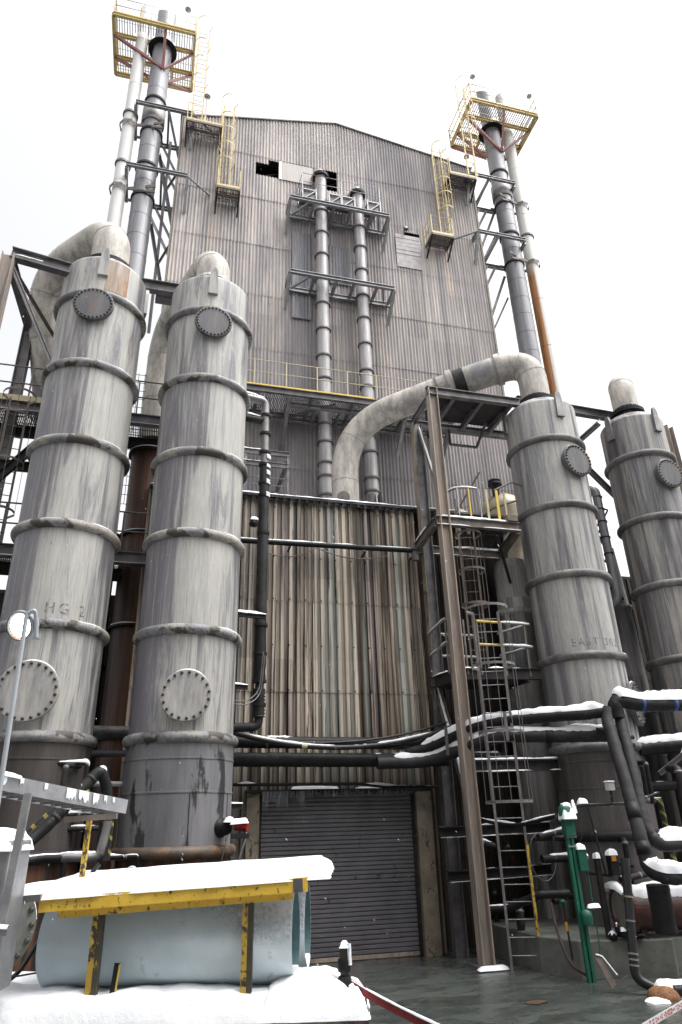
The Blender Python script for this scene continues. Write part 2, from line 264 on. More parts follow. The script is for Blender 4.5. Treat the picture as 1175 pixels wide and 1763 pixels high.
# ------------------------------------------------------------------ mesh builder
ORG = {}
class MB:
    def __init__(s): s.v = []; s.f = []; s.sm = []
    def add(s, vs, fs, smooth=False):
        o = len(s.v); s.v += [tuple(x) for x in vs]; s.f += [tuple(i+o for i in f) for f in fs]; s.sm += [smooth]*len(fs); return s
    def box(s, c, d, R=None):
        c = Vector(c); hx, hy, hz = d[0]/2, d[1]/2, d[2]/2
        vs = [Vector((x, y, z)) for x in (-hx, hx) for y in (-hy, hy) for z in (-hz, hz)]
        if R is not None: vs = [R @ v for v in vs]
        return s.add([c+v for v in vs], [(0, 1, 3, 2), (4, 6, 7, 5), (0, 4, 5, 1), (2, 3, 7, 6), (0, 2, 6, 4), (1, 5, 7, 3)])
    def bounds(s, x0, x1, y0, y1, z0, z1): return s.box(((x0+x1)/2, (y0+y1)/2, (z0+z1)/2), (x1-x0, y1-y0, z1-z0))
    def frame(s, p, q, up=(0, 0, 1)):
        d = (Vector(q)-Vector(p)).normalized(); u = Vector(up)
        if abs(d.dot(u)) > 0.95: u = Vector((0, -1, 0)) if abs(d.y) < 0.9 else Vector((1, 0, 0))
        sd_ = d.cross(u).normalized(); return d, sd_, sd_.cross(d)
    def bar(s, p, q, w=0.06, h=None, up=(0, 0, 1)):
        h = h or w; d, a, b = s.frame(p, q, up); p, q = Vector(p), Vector(q)
        vs = [r + a*i*w/2 + b*j*h/2 for r in (p, q) for i, j in ((-1, -1), (1, -1), (1, 1), (-1, 1))]
        return s.add(vs, [(3, 2, 1, 0), (4, 5, 6, 7), (0, 1, 5, 4), (1, 2, 6, 5), (2, 3, 7, 6), (3, 0, 4, 7)])
    def ibeam(s, p, q, w=0.2, h=0.25, t=0.02, up=(0, 0, 1)):
        d, a, b = s.frame(p, q, up); p, q = Vector(p), Vector(q)
        pr = [(-w/2, -h/2), (w/2, -h/2), (w/2, -h/2+t), (t/2, -h/2+t), (t/2, h/2-t), (w/2, h/2-t), (w/2, h/2), (-w/2, h/2), (-w/2, h/2-t), (-t/2, h/2-t), (-t/2, -h/2+t), (-w/2, -h/2+t)]
        vs = [r + a*x + b*y for r in (p, q) for x, y in pr]; n = 12
        fs = [(i, (i+1) % n, n+(i+1) % n, n+i) for i in range(n)] + [(0, 1, 2, 11), (2, 3, 10, 11), (3, 4, 9, 10), (4, 5, 8, 9), (5, 6, 7, 8)]
        fs += [tuple(n+i for i in reversed(f)) for f in fs[n:n+5]]
        return s.add(vs, fs)
    def angle(s, p, q, w=0.08, t=0.012, up=(0, 0, 1)):
        d, a, b = s.frame(p, q, up); p, q = Vector(p), Vector(q)
        pr = [(0, 0), (w, 0), (w, t), (t, t), (t, w), (0, w)]
        vs = [r + a*(x-w/2) + b*(y-w/2) for r in (p, q) for x, y in pr]; n = 6
        fs = [(i, (i+1) % n, n+(i+1) % n, n+i) for i in range(n)] + [(0, 1, 2, 3), (0, 3, 4, 5), (n+3, n+2, n+1, n), (n+5, n+4, n+3, n)]
        return s.add(vs, fs)
    def cyl(s, p, q, r, r2=None, n=24, caps=True):
        r2 = r if r2 is None else r2; d, a, b = s.frame(p, q); p, q = Vector(p), Vector(q)
        vs = [c + a*cos(2*pi*i/n)*rr + b*sin(2*pi*i/n)*rr for c, rr in ((p, r), (q, r2)) for i in range(n)]
        s.add(vs, [(i, (i+1) % n, n+(i+1) % n, n+i) for i in range(n)], True)
        if caps: s.add(vs, [tuple(range(n))[::-1], tuple(range(n, 2*n))])
        return s
    def lathe(s, c, prof, n=48, smooth=True, a0=0.0, a1=2*pi, axis=None):
        """prof: (r, z) pairs about the vertical through c, or about axis=(dir) """
        c = Vector(c); full = abs(a1-a0-2*pi) < 1e-6; m = n if full else n+1
        if axis is None: A, B, D = Vector((1, 0, 0)), Vector((0, 1, 0)), Vector((0, 0, 1))
        else:
            D = Vector(axis).normalized(); u = Vector((0, 0, 1)) if abs(D.z) < 0.9 else Vector((1, 0, 0)); A = D.cross(u).normalized(); B = D.cross(A)
        vs = [c + A*r*cos(a0+(a1-a0)*i/n) + B*r*sin(a0+(a1-a0)*i/n) + D*z for r, z in prof for i in range(m)]
        fs = []
        for k in range(len(prof)-1):
            for i in range(n):
                j = (i+1) % m; fs.append((k*m+i, k*m+j, (k+1)*m+j, (k+1)*m+i))
        return s.add(vs, fs, smooth)
    def tube(s, pts, r, n=12, caps=True, rad=None, jitter=0.0, wob=0.0):
        pts = [Vector(p) for p in pts]; N = len(pts); vs = []; prev = None
        for k, p in enumerate(pts):
            d = ((pts[min(k+1, N-1)]-p).normalized() + (p-pts[max(k-1, 0)]).normalized())
            d = d.normalized() if d.length > 1e-6 else (pts[min(k+1, N-1)]-pts[max(k-1, 0)]).normalized()
            if prev is None:
                u = Vector((0, 0, 1)) if abs(d.z) < 0.9 else Vector((0, 1, 0)); a = d.cross(u).normalized()
            else:
                a = (prev - d*prev.dot(d)).normalized()
            prev = a; b = d.cross(a); rr = (rad[k] if rad else r)*(1+random.uniform(-jitter, jitter))
            off = Vector((random.uniform(-wob, wob), random.uniform(-wob, wob), random.uniform(-wob, wob)))
            for i in range(n): vs.append(p + off + (a*cos(2*pi*i/n) + b*sin(2*pi*i/n))*rr)
        s.add(vs, [(k*n+i, k*n+(i+1) % n, (k+1)*n+(i+1) % n, (k+1)*n+i) for k in range(N-1) for i in range(n)], True)
        if caps: s.add(vs[:n], [tuple(range(n))[::-1]]); s.add(vs[-n:], [tuple(range(n))])
        return s
    def build(s, name, mat, parent=None, label=None, bevel=0.0):
        org = ORG.get(parent.name, Vector((0, 0, 0))) if parent else Vector((0, 0, 0))
        me = bpy.data.meshes.new(name)
        me.from_pydata([tuple(Vector(v)-org) for v in s.v], [], s.f); me.update()
        for p, q in zip(me.polygons, s.sm): p.use_smooth = q
        me.materials.append(MATS[mat] if isinstance(mat, str) else mat)
        o = bpy.data.objects.new(name, me); col.objects.link(o)
        if parent: o.parent = parent; ORG[o.name] = org
        if label: o['label'] = label
        if bevel:
            b = o.modifiers.new('bevel', 'BEVEL'); b.width = bevel; b.segments = 2; b.limit_method = 'ANGLE'
        return o
def thing(name, label, cat, loc=(0, 0, 0), group=None):
    o = bpy.data.objects.new(name, None); col.objects.link(o); o.location = loc; ORG[o.name] = Vector(loc)
    o['label'] = label; o['category'] = cat
    if group: o['group'] = group
    return o
def tag(o, label, cat, group=None, kind=None):
    o['label'] = label; o['category'] = cat
    if group: o['group'] = group
    if kind: o['kind'] = kind
    return o
def struct(o): o['kind'] = 'structure'; return o
def fillet(pts, r, n=8):
    pts = [Vector(p) for p in pts]; out = [pts[0]]
    for k in range(1, len(pts)-1):
        a, b, c = pts[k-1], pts[k], pts[k+1]; d1 = (a-b); d2 = (c-b)
        rr = r[k-1] if isinstance(r, (list, tuple)) else r
        rr = min(rr, d1.length*0.49, d2.length*0.49); p = b + d1.normalized()*rr; q = b + d2.normalized()*rr
        for i in range(n+1):
            t = i/n; out.append(p*(1-t)**2 + b*2*t*(1-t) + q*t*t)
    out.append(pts[-1]); return out
def resample(pts, step):
    pts = [Vector(p) for p in pts]; out = [pts[0]]
    for a, b in zip(pts, pts[1:]):
        k = max(1, int((b-a).length/step))
        for i in range(1, k+1): out.append(a.lerp(b, i/k))
    return out
def catenary(a, b, sag, n=12):
    a, b = Vector(a), Vector(b); return [a.lerp(b, i/n) - Vector((0, 0, 4*sag*(i/n)*(1-i/n))) for i in range(n+1)]
from mathutils import noise as mnoise
def fbm(p, s=1.0): return mnoise.fractal(Vector(p)*s, 0.9, 2.0, 4)
def snow_on_path(mb, pts, w, h, seed=0, gap=None):
    """lumpy ridge of snow lying along the top of a pipe, beam or cable; w = half width, pts = top line"""
    pts = resample(pts, 0.07); n = 8; N = len(pts); vs = []
    for k, p in enumerate(pts):
        d = (pts[min(k+1, N-1)]-pts[max(k-1, 0)]).normalized(); a = d.cross(Vector((0, 0, 1)))
        a = a.normalized() if a.length > 0.05 else Vector((1, 0, 0)); b = a.cross(d)
        e = min(1.0, k/3.0, (N-1-k)/3.0); lump = (0.85 + 0.38*fbm(p+Vector((seed, 0, 0)), 2.0))*(0.35+0.65*e)
        if gap is not None: lump *= max(0.0, min(1.0, 0.5+2.2*(fbm(p+Vector((0, seed+9, 0)), 1.1)+gap)))
        for i in range(n+1):
            t = pi*i/n; j = 0.9+0.2*mnoise.noise(p*6+Vector((i*0.7, seed, 0)))
            vs.append(p - b*(w*0.25) + a*cos(t)*w*j*(0.6+0.4*min(1, lump)) + b*(sin(t)**0.8*h*lump*j if 0 < i < n else 0) + b*w*0.25*min(1, sin(t)*2))
    m = n+1
    mb.add(vs, [(k*m+i, k*m+i+1, (k+1)*m+i+1, (k+1)*m+i) for k in range(N-1) for i in range(n)], True)
    mb.add(vs, [tuple(k*m+i for i in (0, n)) + ((k+1)*m+n, (k+1)*m) for k in range(N-1)], True); return mb
def snow_slab(mb, P0, ax, ay, th, nx=30, ny=10, edge=0.12, drop=0.03, seed=0, f=1.5):
    """pillow of snow on a flat top; P0 corner, ax/ay edge vectors"""
    P0, ax, ay = Vector(P0), Vector(ax), Vector(ay); Lx, Ly = ax.length, ay.length; vs = []
    for j in range(ny+1):
        for i in range(nx+1):
            u, v = i/nx, j/ny; p = P0+ax*u+ay*v; e = min(u*Lx, (1-u)*Lx, v*Ly, (1-v)*Ly)/edge; e = min(1, max(0, e))
            h = th*sqrt(max(0, 1-(1-e)**2))*(0.88+0.35*fbm(p+Vector((seed, 0, 0)), f)) - (drop*(1-e) if e < 0.5 else 0)
            wv = 0.02*fbm(p+Vector((0, seed, 3)), 4)*(1-e); out = Vector((0, 0, 0))
            vs.append(p + Vector((0, 0, h)) + (ax/Lx)*wv*(1 if u > .5 else -1) + (ay/Ly)*wv*(1 if v > .5 else -1))
    m = nx+1
    mb.add(vs, [(j*m+i, j*m+i+1, (j+1)*m+i+1, (j+1)*m+i) for j in range(ny) for i in range(nx)], True)
    rim = [i for i in range(nx+1)] + [j*m+nx for j in range(1, ny+1)] + [ny*m+i for i in range(nx-1, -1, -1)] + [j*m for j in range(ny-1, 0, -1)]
    mb.add([vs[i] for i in rim] , [tuple(range(len(rim)))[::-1]]); return mb
def corr(mb, x0, x1, zb, zt, y, pitch=0.13, amp=0.02, seams=(), holes=(), kind='sine', wob=0.004, yfun=None, axis='x'):
    """corrugated sheets in lapped rows; zb/zt may be functions of x; holes = (x0,x1,z0,z1)"""
    if kind == 'sine': off = [(i/6, amp*cos(2*pi*i/6)) for i in range(6)]
    else: off = [(0, -amp), (0.22, -amp), (0.34, amp), (0.66, amp), (0.78, -amp)]
    xs = []; x = x0
    while x < x1:
        for t, dy in off:
            xx = x+t*pitch
            if xx <= x1: xs.append((xx, dy))
        x += pitch
    zts = zt if callable(zt) else (lambda x: zt); zbs = zb if callable(zb) else (lambda x: zb)
    cuts = sorted(seams)
    for (xa, da), (xb, db) in zip(xs, xs[1:]):
        xm = (xa+xb)/2; lo, hi = zbs(xm), zts(xm)
        lv = [lo] + [c for c in cuts if lo+.05 < c < hi-.05] + [hi]
        for k, (za, zc) in enumerate(zip(lv, lv[1:])):
            parts = [(za, zc)]
            for hx0, hx1, hz0, hz1 in holes:
                if hx0 < xm < hx1:
                    np_ = []
                    for a, b in parts:
                        if hz1 <= a or hz0 >= b: np_.append((a, b)); continue
                        if hz0 > a: np_.append((a, hz0))
                        if hz1 < b: np_.append((hz1, b))
                    parts = np_
            for a, b in parts:
                w0 = wob*sin(floor(xm/0.8)*12.9+k*7.7)
                ya = y - 0.016*(1-(a-za)/max(.1, zc-za)) + w0; yb = y - 0.016*(1-(b-za)/max(.1, zc-za)) + w0
                za_ = a-0.03 if (a == za and a != lo) else a
                tj = lambda xx, zz: zz if (zz != hi) else zts(xx)
                P = [(xa, ya+da, za_), (xb, ya+db, za_), (xb, yb+db, tj(xb, b)), (xa, yb+da, tj(xa, b))]
                if axis == 'y': P = [(p[1], p[0], p[2]) for p in P]
                mb.add(P, [(0, 1, 2, 3)])
    return mb

# ------------------------------------------------------------------ yard frame (the trailer and its load stand at an angle to the plant)
YA = HEAD - pi/2
E1v = Vector((cos(YA), sin(YA), 0)); E2v = Vector((-sin(YA), cos(YA), 0))
def L(u, v, z): return E1v*u + E2v*v + Vector((0, 0, z))

# ================================================================== SETTING
g = MB()
N = 60; vs = []; xs = [-400, -120, -40, -14] + [-14+i*0.6 for i in range(1, 60)] + [30, 60, 120, 400]
ys = [-400, -100, -30, -6] + [-6+i*0.6 for i in range(1, 50)] + [30, 60, 120, 400]
for y in ys:
    for x in xs:
        near = -12 < x < 20 and -4 < y < 21
        vs.append((x, y, 0.015*fbm((x, y, 0), 0.5) if near else 0))
m_ = len(xs)
g.add(vs, [(j*m_+i, j*m_+i+1, (j+1)*m_+i+1, (j+1)*m_+i) for j in range(len(ys)-1) for i in range(m_-1)], True)
o = struct(g.build('ground', 'wet_ice'))
for i_, (x, y, r) in enumerate([(6.15, 11.75, 0.17)]):
    b = MB(); n = 24; vs = [(x+r*(1+0.5*fbm((cos(a*2*pi/n), sin(a*2*pi/n), 3), 1.3))*cos(a*2*pi/n), y+0.6*r*(1+0.5*fbm((cos(a*2*pi/n), sin(a*2*pi/n), 5), 1.3))*sin(a*2*pi/n), 0.016+0.015*fbm((x, y, 0), 0.5)) for a in range(n)]
    b.add(vs, [tuple(range(n))]); struct(b.build('rust_puddle', 'rust_stain'))

b = MB(); snow_slab(b, (-30, -5.9, -0.02), (70, 0, 0), (0, 7.6, 0), 0.09, 120, 20, 0.8, 0.02, 3, 0.4); struct(b.build('bounce_snow', 'snow'))  # unseen snow sheet behind the viewer, added to bounce light upward
# ================================================================== TALL BUILDING
BX0, BX1, BY = -0.92, 12.22, 20.0
RX, RZ, EZ = 5.73, 31.5, 30.05
EZL = 29.75
def roofz(x): return RZ - (RX-x)/(RX-BX0)*(RZ-29.9) if x < RX else RZ - (x-RX)/(BX1-RX)*(RZ-30.5)
tb = thing('process_building', 'tall windowless gabled building clad in weathered pinkish grey corrugated sheet', 'building', (5.7, 20, 0))
seams = [11.5, 13.6, 15.9, 18.4, 20.9, 23.4, 25.93, 28.42]
h1 = (2.2, 3.17, 27.3, 28.03); h1b = (2.72, 3.17, 28.0, 28.3); h2 = (5.0, 5.72, 27.2, 28.42); h3 = (8.62, 9.30, 25.42, 25.62)
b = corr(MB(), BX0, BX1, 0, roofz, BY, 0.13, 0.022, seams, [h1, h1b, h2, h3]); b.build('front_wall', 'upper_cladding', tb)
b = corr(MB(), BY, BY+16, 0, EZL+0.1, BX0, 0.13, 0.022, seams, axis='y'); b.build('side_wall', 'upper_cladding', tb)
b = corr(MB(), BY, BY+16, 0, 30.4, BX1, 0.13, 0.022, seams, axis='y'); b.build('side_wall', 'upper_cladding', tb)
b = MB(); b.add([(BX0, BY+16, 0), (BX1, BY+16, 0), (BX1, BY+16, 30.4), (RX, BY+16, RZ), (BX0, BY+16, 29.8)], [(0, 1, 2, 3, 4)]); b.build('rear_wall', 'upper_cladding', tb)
b = MB()
for (xa, za, xb, zb_) in ((BX0-0.1, 29.9, RX, RZ+0.02), (RX, RZ+0.02, BX1+0.1, 30.5)):
    b.add([(xa, BY-0.06, za+.03), (xb, BY-0.06, zb_+.03), (xb, BY+16.1, zb_+.03), (xa, BY+16.1, za+.03), (xa, BY-0.06, za+.08), (xb, BY-0.06, zb_+.08), (xb, BY+16.1, zb_+.08), (xa, BY+16.1, za+.08)],
          [(0, 1, 2, 3), (7, 6, 5, 4), (0, 4, 5, 1), (2, 6, 7, 3), (1, 5, 6, 2), (0, 3, 7, 4)])
b.build('roof', 'upper_cladding', tb)
b = MB(); b.bounds(BX0-0.04, BX0+0.02, BY-0.05, BY+0.10, 0, 29.85); b.bounds(BX1-0.03, BX1+0.05, BY-0.05, BY+0.10, 0, 30.4); b.build('corner_trim', 'tan_panel', tb)
# dark interior seen through the missing sheets: floors, girts, diagonal steel
b = MB()
b.bounds(1.6, 6.3, 20.9, 20.95, 27.0, 28.9); b.bounds(1.6, 6.3, 20.1, 20.95, 26.9, 26.98)
b.build('interior_panel', 'soot_black', tb)
b = MB(); b.bar((2.0, 20.3, 27.4), (3.6, 20.4, 28.2), 0.05); b.bar((5.0, 20.3, 27.5), (5.9, 20.4, 28.3), 0.05); b.build('girt', 'dark_steel', tb)
# replaced / flat sheets
b = MB(); b.bounds(3.17, 3.30, BY-0.05, BY-0.03, 27.25, 28.32); b.build('edge_flashing', 'galv_bright', tb)
b = MB(); b.bounds(3.31, 4.6, BY-0.055, BY-0.035, 27.25, 28.28); b.build('flat_patch_sheet', 'flat_sheet', tb)
for x0, x1, z0, z1, mt in ((4.97, 6.15, 22.0, 24.0, 'stack_dark'), (3.75, 4.55, 20.0, 24.4, 'stack_dark')):
    b = corr(MB(), x0, x1, z0, z1, BY-0.07, 0.13, 0.02); b.build('patch_sheet', mt, tb)
lv = MB(); k = 0
for z in [25.36-0.22*i for i in range(5)]:
    lv.bounds(8.18, 9.28, BY-0.07-0.004*(int(z*50) % 3), BY-0.05, z-0.205, z)
lv.bounds(8.18, 9.28, BY-0.06, BY-0.04, 23.55, 24.26)
lv.build('louvre', 'louvre_sheet', tb)
b = MB(); b.lathe((8.65, BY-0.15, 25.62), [(0.0, 0.14), (0.07, 0.12), (0.10, 0.04), (0.10, 0)], 16); b.build('vent_cowl', 'galvanized', tb)

# ================================================================== ANNEX (lower shed with the roller door)
ax = thing('annex', 'low corrugated shed with streaked tan cladding and grey roller door', 'building', (4.2, 16.3, 0))
DX0, DX1, DZ = 2.42, 6.02, 3.25
sm = [1.9, 4.0, 5.55, 7.80]
b = corr(MB(), -0.6, 6.62, 0.02, 10.58, 16.32, 0.205, 0.030, sm, [(DX0, DX1, -1, DZ)], 'trap', 0.006); b.build('front_wall', 'annex_cladding', ax)
b = corr(MB(), 6.62, 12.5, 0.02, 10.58, 16.75, 0.205, 0.022, sm, [], 'trap', 0.006); b.build('recessed_wall', 'sooty_cladding', ax)
b = corr(MB(), 16.36, 16.75, 0.02, 10.58, 6.62, 0.205, 0.02, sm, [], 'trap', axis='y'); b.build('return_wall', 'sooty_cladding', ax)
b = MB(); b.add([(-0.6, 16.2, 10.66), (12.5, 16.2, 10.66), (12.5, 19.97, 11.3), (-0.6, 19.97, 11.3), (-0.6, 16.2, 10.60), (12.5, 16.2, 10.60), (12.5, 19.97, 11.24), (-0.6, 19.97, 11.24)],
                [(0, 1, 2, 3), (7, 6, 5, 4), (0, 4, 5, 1), (1, 5, 6, 2), (0, 3, 7, 4)]); b.build('roof', 'galvanized', ax)
b = corr(MB(), -0.6, 7.6, 10.50, 10.62, 16.22, 0.205, 0.02, (), [], 'trap', 0.003); b.build('eave_trim', 'soot_black', ax)
b = MB(); snow_slab(b, (-0.6, 16.14, 10.665), (8.4, 0, 0), (0, 1.2, 0.2), 0.06, 110, 8, 0.1, 0.02, 3, 2.2); b.build('roof_snow', 'snow', ax)
# roller door: curtain of interlocking slats
b = MB(); z = 0.10; P = 0.088
while z < DZ-0.02:
    b.add([(DX0-0.02, 16.40, z), (DX1+0.02, 16.40, z), (DX1+0.02, 16.372, z+P*0.22), (DX0-0.02, 16.372, z+P*0.22), (DX1+0.02, 16.372, z+P*0.86), (DX0-0.02, 16.372, z+P*0.86), (DX1+0.02, 16.40, z+P), (DX0-0.02, 16.40, z+P)],
          [(0, 1, 2, 3), (3, 2, 4, 5), (5, 4, 6, 7)]); z += P
dr = b.build('roller_door', 'door_paint', ax)
b = MB(); b.bounds(DX0-0.02, DX1+0.02, 16.36, 16.42, 0.02, 0.095); b.build('bottom_rail', 'rusty_column', dr)
b = MB(); b.bounds(DX0-0.03, DX0+0.05, 16.33, 16.45, 0.02, DZ); b.build('guide', 'dark_steel', dr)
b = MB(); b.bounds(DX1-0.05, DX1+0.03, 16.33, 16.45, 0.02, DZ); b.build('guide', 'dark_steel', dr)
b = MB(); b.bounds(DX0-0.3, DX1+0.3, 16.46, 16.50, 0, DZ+0.5); b.build('lintel_backing', 'soot_black', ax)
b = MB(); b.bounds(2.12, 2.40, 16.20, 16.33, 0.0, 3.28); b.build('door_jamb', 'tan_panel', ax)
b = MB(); b.bounds(6.05, 6.42, 16.19, 16.33, 0.0, 3.28); b.build('door_jamb', 'tan_panel', ax)
b = MB(); b.bounds(2.08, 6.46, 16.18, 16.30, 3.29, 3.36); b.build('door_head_trim', 'dark_steel', ax)
b = MB()
for x, z in [(1.0+i*0.41, zz-0.06) for i in range(14) for zz in (5.62, 6.7, 7.87, 9.0, 10.4)]: b.cyl((x, 16.29, z), (x, 16.262, z), 0.018, n=6)
b.build('sheet_screws', 'soot_black', ax)
b = MB(); snow_slab(b, (3.1, 16.12, 3.36), (1.1, 0, 0), (0, 0.16, 0), 0.07, 24, 4, 0.06, 0, 5, 3); snow_slab(b, (4.6, 16.14, 3.36), (0.8, 0, 0), (0, 0.14, 0), 0.05, 20, 4, 0.06, 0, 8, 3); b.build('ledge_snow', 'snow', ax)
# icicles under the door head
b = MB()
for i in range(170):
    x = random.choice([random.uniform(2.45, 3.4), random.uniform(2.45, 4.4), random.uniform(2.5, 6.0)]); h = random.uniform(0.04, 0.34)*(1.25 if x < 3.4 else 0.6)
    b.cyl((x, 16.13+random.uniform(-.03, .03), 3.32), (x, 16.13, 3.32-h), 0.010, 0.002, 5)
tag(b.build('icicles', 'ice_clear'), 'fringe of thin icicles hanging above the roller door', 'icicles', kind='stuff')

# dark buildings to the left behind the towers
lb = thing('sooty_building', 'soot black corrugated building low behind the left towers', 'building', (-6, 18, 0))
b = corr(MB(), -14, -0.2, 0, 8.3, 18.6, 0.205, 0.022, (2, 4.2, 6.4), (), 'trap'); b.build('front_wall', 'sooty_cladding', lb)
b = MB(); b.bounds(-14, -0.2, 18.6, 24, 8.3, 8.4); b.build('roof', 'dark_steel', lb)

# unseen building behind the viewer, placed and sized to dim the lower scene
ob = thing('occluder_building', 'unseen plant building across the yard, sized to shade the scene', 'building', (0, -10, 0))
b = corr(MB(), -30, 40, 0, 19, -6, 0.4, 0.03, (3, 6, 9, 12, 15), (), 'trap'); b.build('wall', 'annex_cladding', ob)
b = MB(); b.bounds(-30, 40, -19, -6.05, 18.9, 19.1); b.build('roof', 'dark_steel', ob)

# ================================================================== TOWERS
bolt_me = {}
def bolt_mesh(r):
    k = round(r, 3)
    if k not in bolt_me:
        b = MB(); b.lathe((0, 0, 0), [(r, -0.01), (r, r*0.9), (r*0.55, r*1.35), (0.0005, r*1.4)], 8, True, axis=(0, 0, 1)); o = b.build('bolt', 'bolt_steel')
        bolt_me[k] = o.data; bpy.data.objects.remove(o)
    return bolt_me[k]
def manhole(t, cx, cy, r, ang, z, R, nb, mat, snow=True, flat=0.0):
    a = radians(ang); d = Vector((cos(a), sin(a), 0)); s_ = Vector((-sin(a), cos(a), 0)); c = Vector((cx, cy, z)) + d*(r+0.04)
    b = MB(); b.lathe(Vector((cx, cy, z))+d*(r*0.75), [(R*0.86, 0), (R*0.86, r*0.25+0.05), (R, r*0.25+0.05), (R, r*0.25+0.085), (R*0.99, r*0.25+0.09), (R, r*0.25+0.095), (R, r*0.25+0.13), (R-0.01, r*0.25+0.135), (0.001, r*0.25+0.137)], 40, True, axis=d)
    m = b.build('manhole_cover', mat, t)
    m.data.polygons.foreach_set('use_smooth', [False]*len(m.data.polygons))
    org = ORG[t.name]
    for i in range(nb):
        th = 2*pi*(i+0.5)/nb; p = Vector((cx, cy, z)) + d*(r+0.135) + s_*cos(th)*(R-0.05) + Vector((0, 0, 1))*sin(th)*(R-0.05)
        bo = bpy.data.objects.new('bolt', bolt_mesh(0.024 if R < .45 else 0.028)); col.objects.link(bo); bo.parent = m
        bo.location = p-org; bo.rotation_euler = d.to_track_quat('Z', 'Y').to_euler()
    if snow:
        b = MB(); pts = [Vector((cx, cy, z)) + d*(r+0.085) + s_*cos(th)*R + Vector((0, 0, 1))*sin(th)*R for th in [radians(x) for x in range(38, 128, 6)]]
        b.tube(pts, 0.03, 6, rad=[0.006+0.02*sin(pi*i/(len(pts)-1)) for i in range(len(pts))]); b.build('rim_snow', 'snow', m)
    return m
def tower(label, cx, cy, r, ztop, rings, holes, mat, ringmat, skirtmat, lugs, zskirt=4.1, zbase=0.0, neck_r=0.5, bolts=True, group=None):
    t = thing('scrubber_tower', label, 'tower', (cx, cy, 0), group)
    b = MB(); prof = [(r, zskirt)]
    prof += [(r, ztop-0.5), (r, ztop-0.09), (r-0.005, ztop-0.05), (r-0.02, ztop-0.02), (r-0.08, ztop+0.02), (r*0.8, ztop+0.16), (r*0.62, ztop+0.24), (neck_r, ztop+0.26), (neck_r, ztop+0.55), (neck_r*0.3, ztop+0.55)]
    b.lathe((cx, cy, 0), prof, 72); b.build('shell', mat, t)
    b = MB(); rs = r+0.02
    b.lathe((cx, cy, 0), [(rs, 2.35), (rs, zskirt)], 72); sk = b.build('skirt', skirtmat, t)
    for z in (3.2, 3.76):
        b = MB(); b.lathe((cx, cy, z), [(rs-.002, -.018), (rs+.010, -.014), (rs+.010, .014), (rs-.002, .018)], 72, False); b.build('weld_band', skirtmat, sk)
    for a_ in (-80, 10, -30):
        aa = radians(a_); b = MB(); b.bar((cx+(rs+.002)*cos(aa), cy+(rs+.002)*sin(aa), 2.4), (cx+(rs+.002)*cos(aa), cy+(rs+.002)*sin(aa), 3.2), 0.012, 0.012); b.build('weld_seam', 'dark_steel', sk)
    for z in rings:
        b = MB(); pr = []
        for i in range(13):
            a = -pi/2+pi*i/12; pr.append((r+0.005+0.10*cos(a), z+0.10*sin(a)))
        b.lathe((cx, cy, 0), [(r-0.01, z-0.10)]+pr+[(r-0.01, z+0.10)], 72); b.build('stiffener_ring', ringmat, t)
        if z > 4.5:
            pts = [(cx+(r+0.06)*cos(radians(a)), cy+(r+0.06)*sin(radians(a)), z+0.075) for a in range(-62, -20, 4)]
            b = MB(); b.tube(pts, 0.03, 6, rad=[0.004+0.02*abs(sin(pi*i/(len(pts)-1)))*random.uniform(.4, 1) for i in range(len(pts))]); b.build('ring_snow', 'snow', t)
    b = MB(); pr = [(r+0.03+0.10*cos(-pi/2+pi*i/10), 2.25+0.10*sin(-pi/2+pi*i/10)) for i in range(11)]
    b.lathe((cx, cy, 0), pr+[(r-.02, 2.35)], 72); b.build('base_ring', 'base_rust' if skirtmat == 'tower_skirt' else 'dark_steel', t)
    b = MB(); b.lathe((cx, cy, 0), [(r+0.01, zbase), (r+0.01, 2.16)], 60); b.build('base_shell', 'rusty_vessel' if zbase == 0 else 'skirt_umber', t)
    for ang in lugs:
        a = radians(ang); d = Vector((cos(a), sin(a), 0)); s_ = Vector((-sin(a), cos(a), 0)); c0 = Vector((cx, cy, 0))+d*(r+0.035)
        b = MB(); pf = [(-0.16, ztop-0.62), (0.16, ztop-0.62), (0.13, ztop+0.02), (0.08, ztop+0.16), (0.0, ztop+0.20), (-0.08, ztop+0.16), (-0.13, ztop+0.02)]
        vs = [c0+d*k+s_*x*0.7+Vector((0, 0, z)) for k in (-0.04, 0.035) for x, z in pf]; n = 7
        b.add(vs, [tuple(range(n))[::-1], tuple(range(n, 2*n))]+[(i, (i+1) % n, n+(i+1) % n, n+i) for i in range(n)])
        b.cyl(c0+d*0.036+Vector((0, 0, ztop+0.10)), c0+d*0.040+Vector((0, 0, ztop+0.10)), 0.025, n=12); b.build('lifting_lug', 'manhole_pale' if mat == 'tower_shell_pale' else 'aluminium_wrap', t)
    for (ang, z, R, nb, mm) in holes: manhole(t, cx, cy, r, ang, z, R, nb, mm)
    return t
def stencil(t, txt, cx, cy, r, ang, z, h, sx=1.0):
    cu = bpy.data.curves.new('txt', 'FONT'); cu.body = txt; cu.size = h*1.35; cu.align_x = 'CENTER'; cu.resolution_u = 3; cu.space_character = 1.35
    to = bpy.data.objects.new('stencil_source', cu); col.objects.link(to); bpy.context.view_layer.update()
    me = bpy.data.meshes.new_from_object(to.evaluated_get(bpy.context.evaluated_depsgraph_get()))
    bpy.data.objects.remove(to); org = ORG[t.name]; a0 = radians(ang); me.name = 'stencil_lettering'
    for v in me.vertices:
        a = a0 + v.co.x*sx/r; v.co = Vector((cx+(r+0.004)*cos(a), cy+(r+0.004)*sin(a), z+v.co.y)) - org
    me.materials.clear(); me.materials.append(MATS['stencil_paint'])
    o = bpy.data.objects.new('stencil_lettering', me); col.objects.link(o); o.parent = t
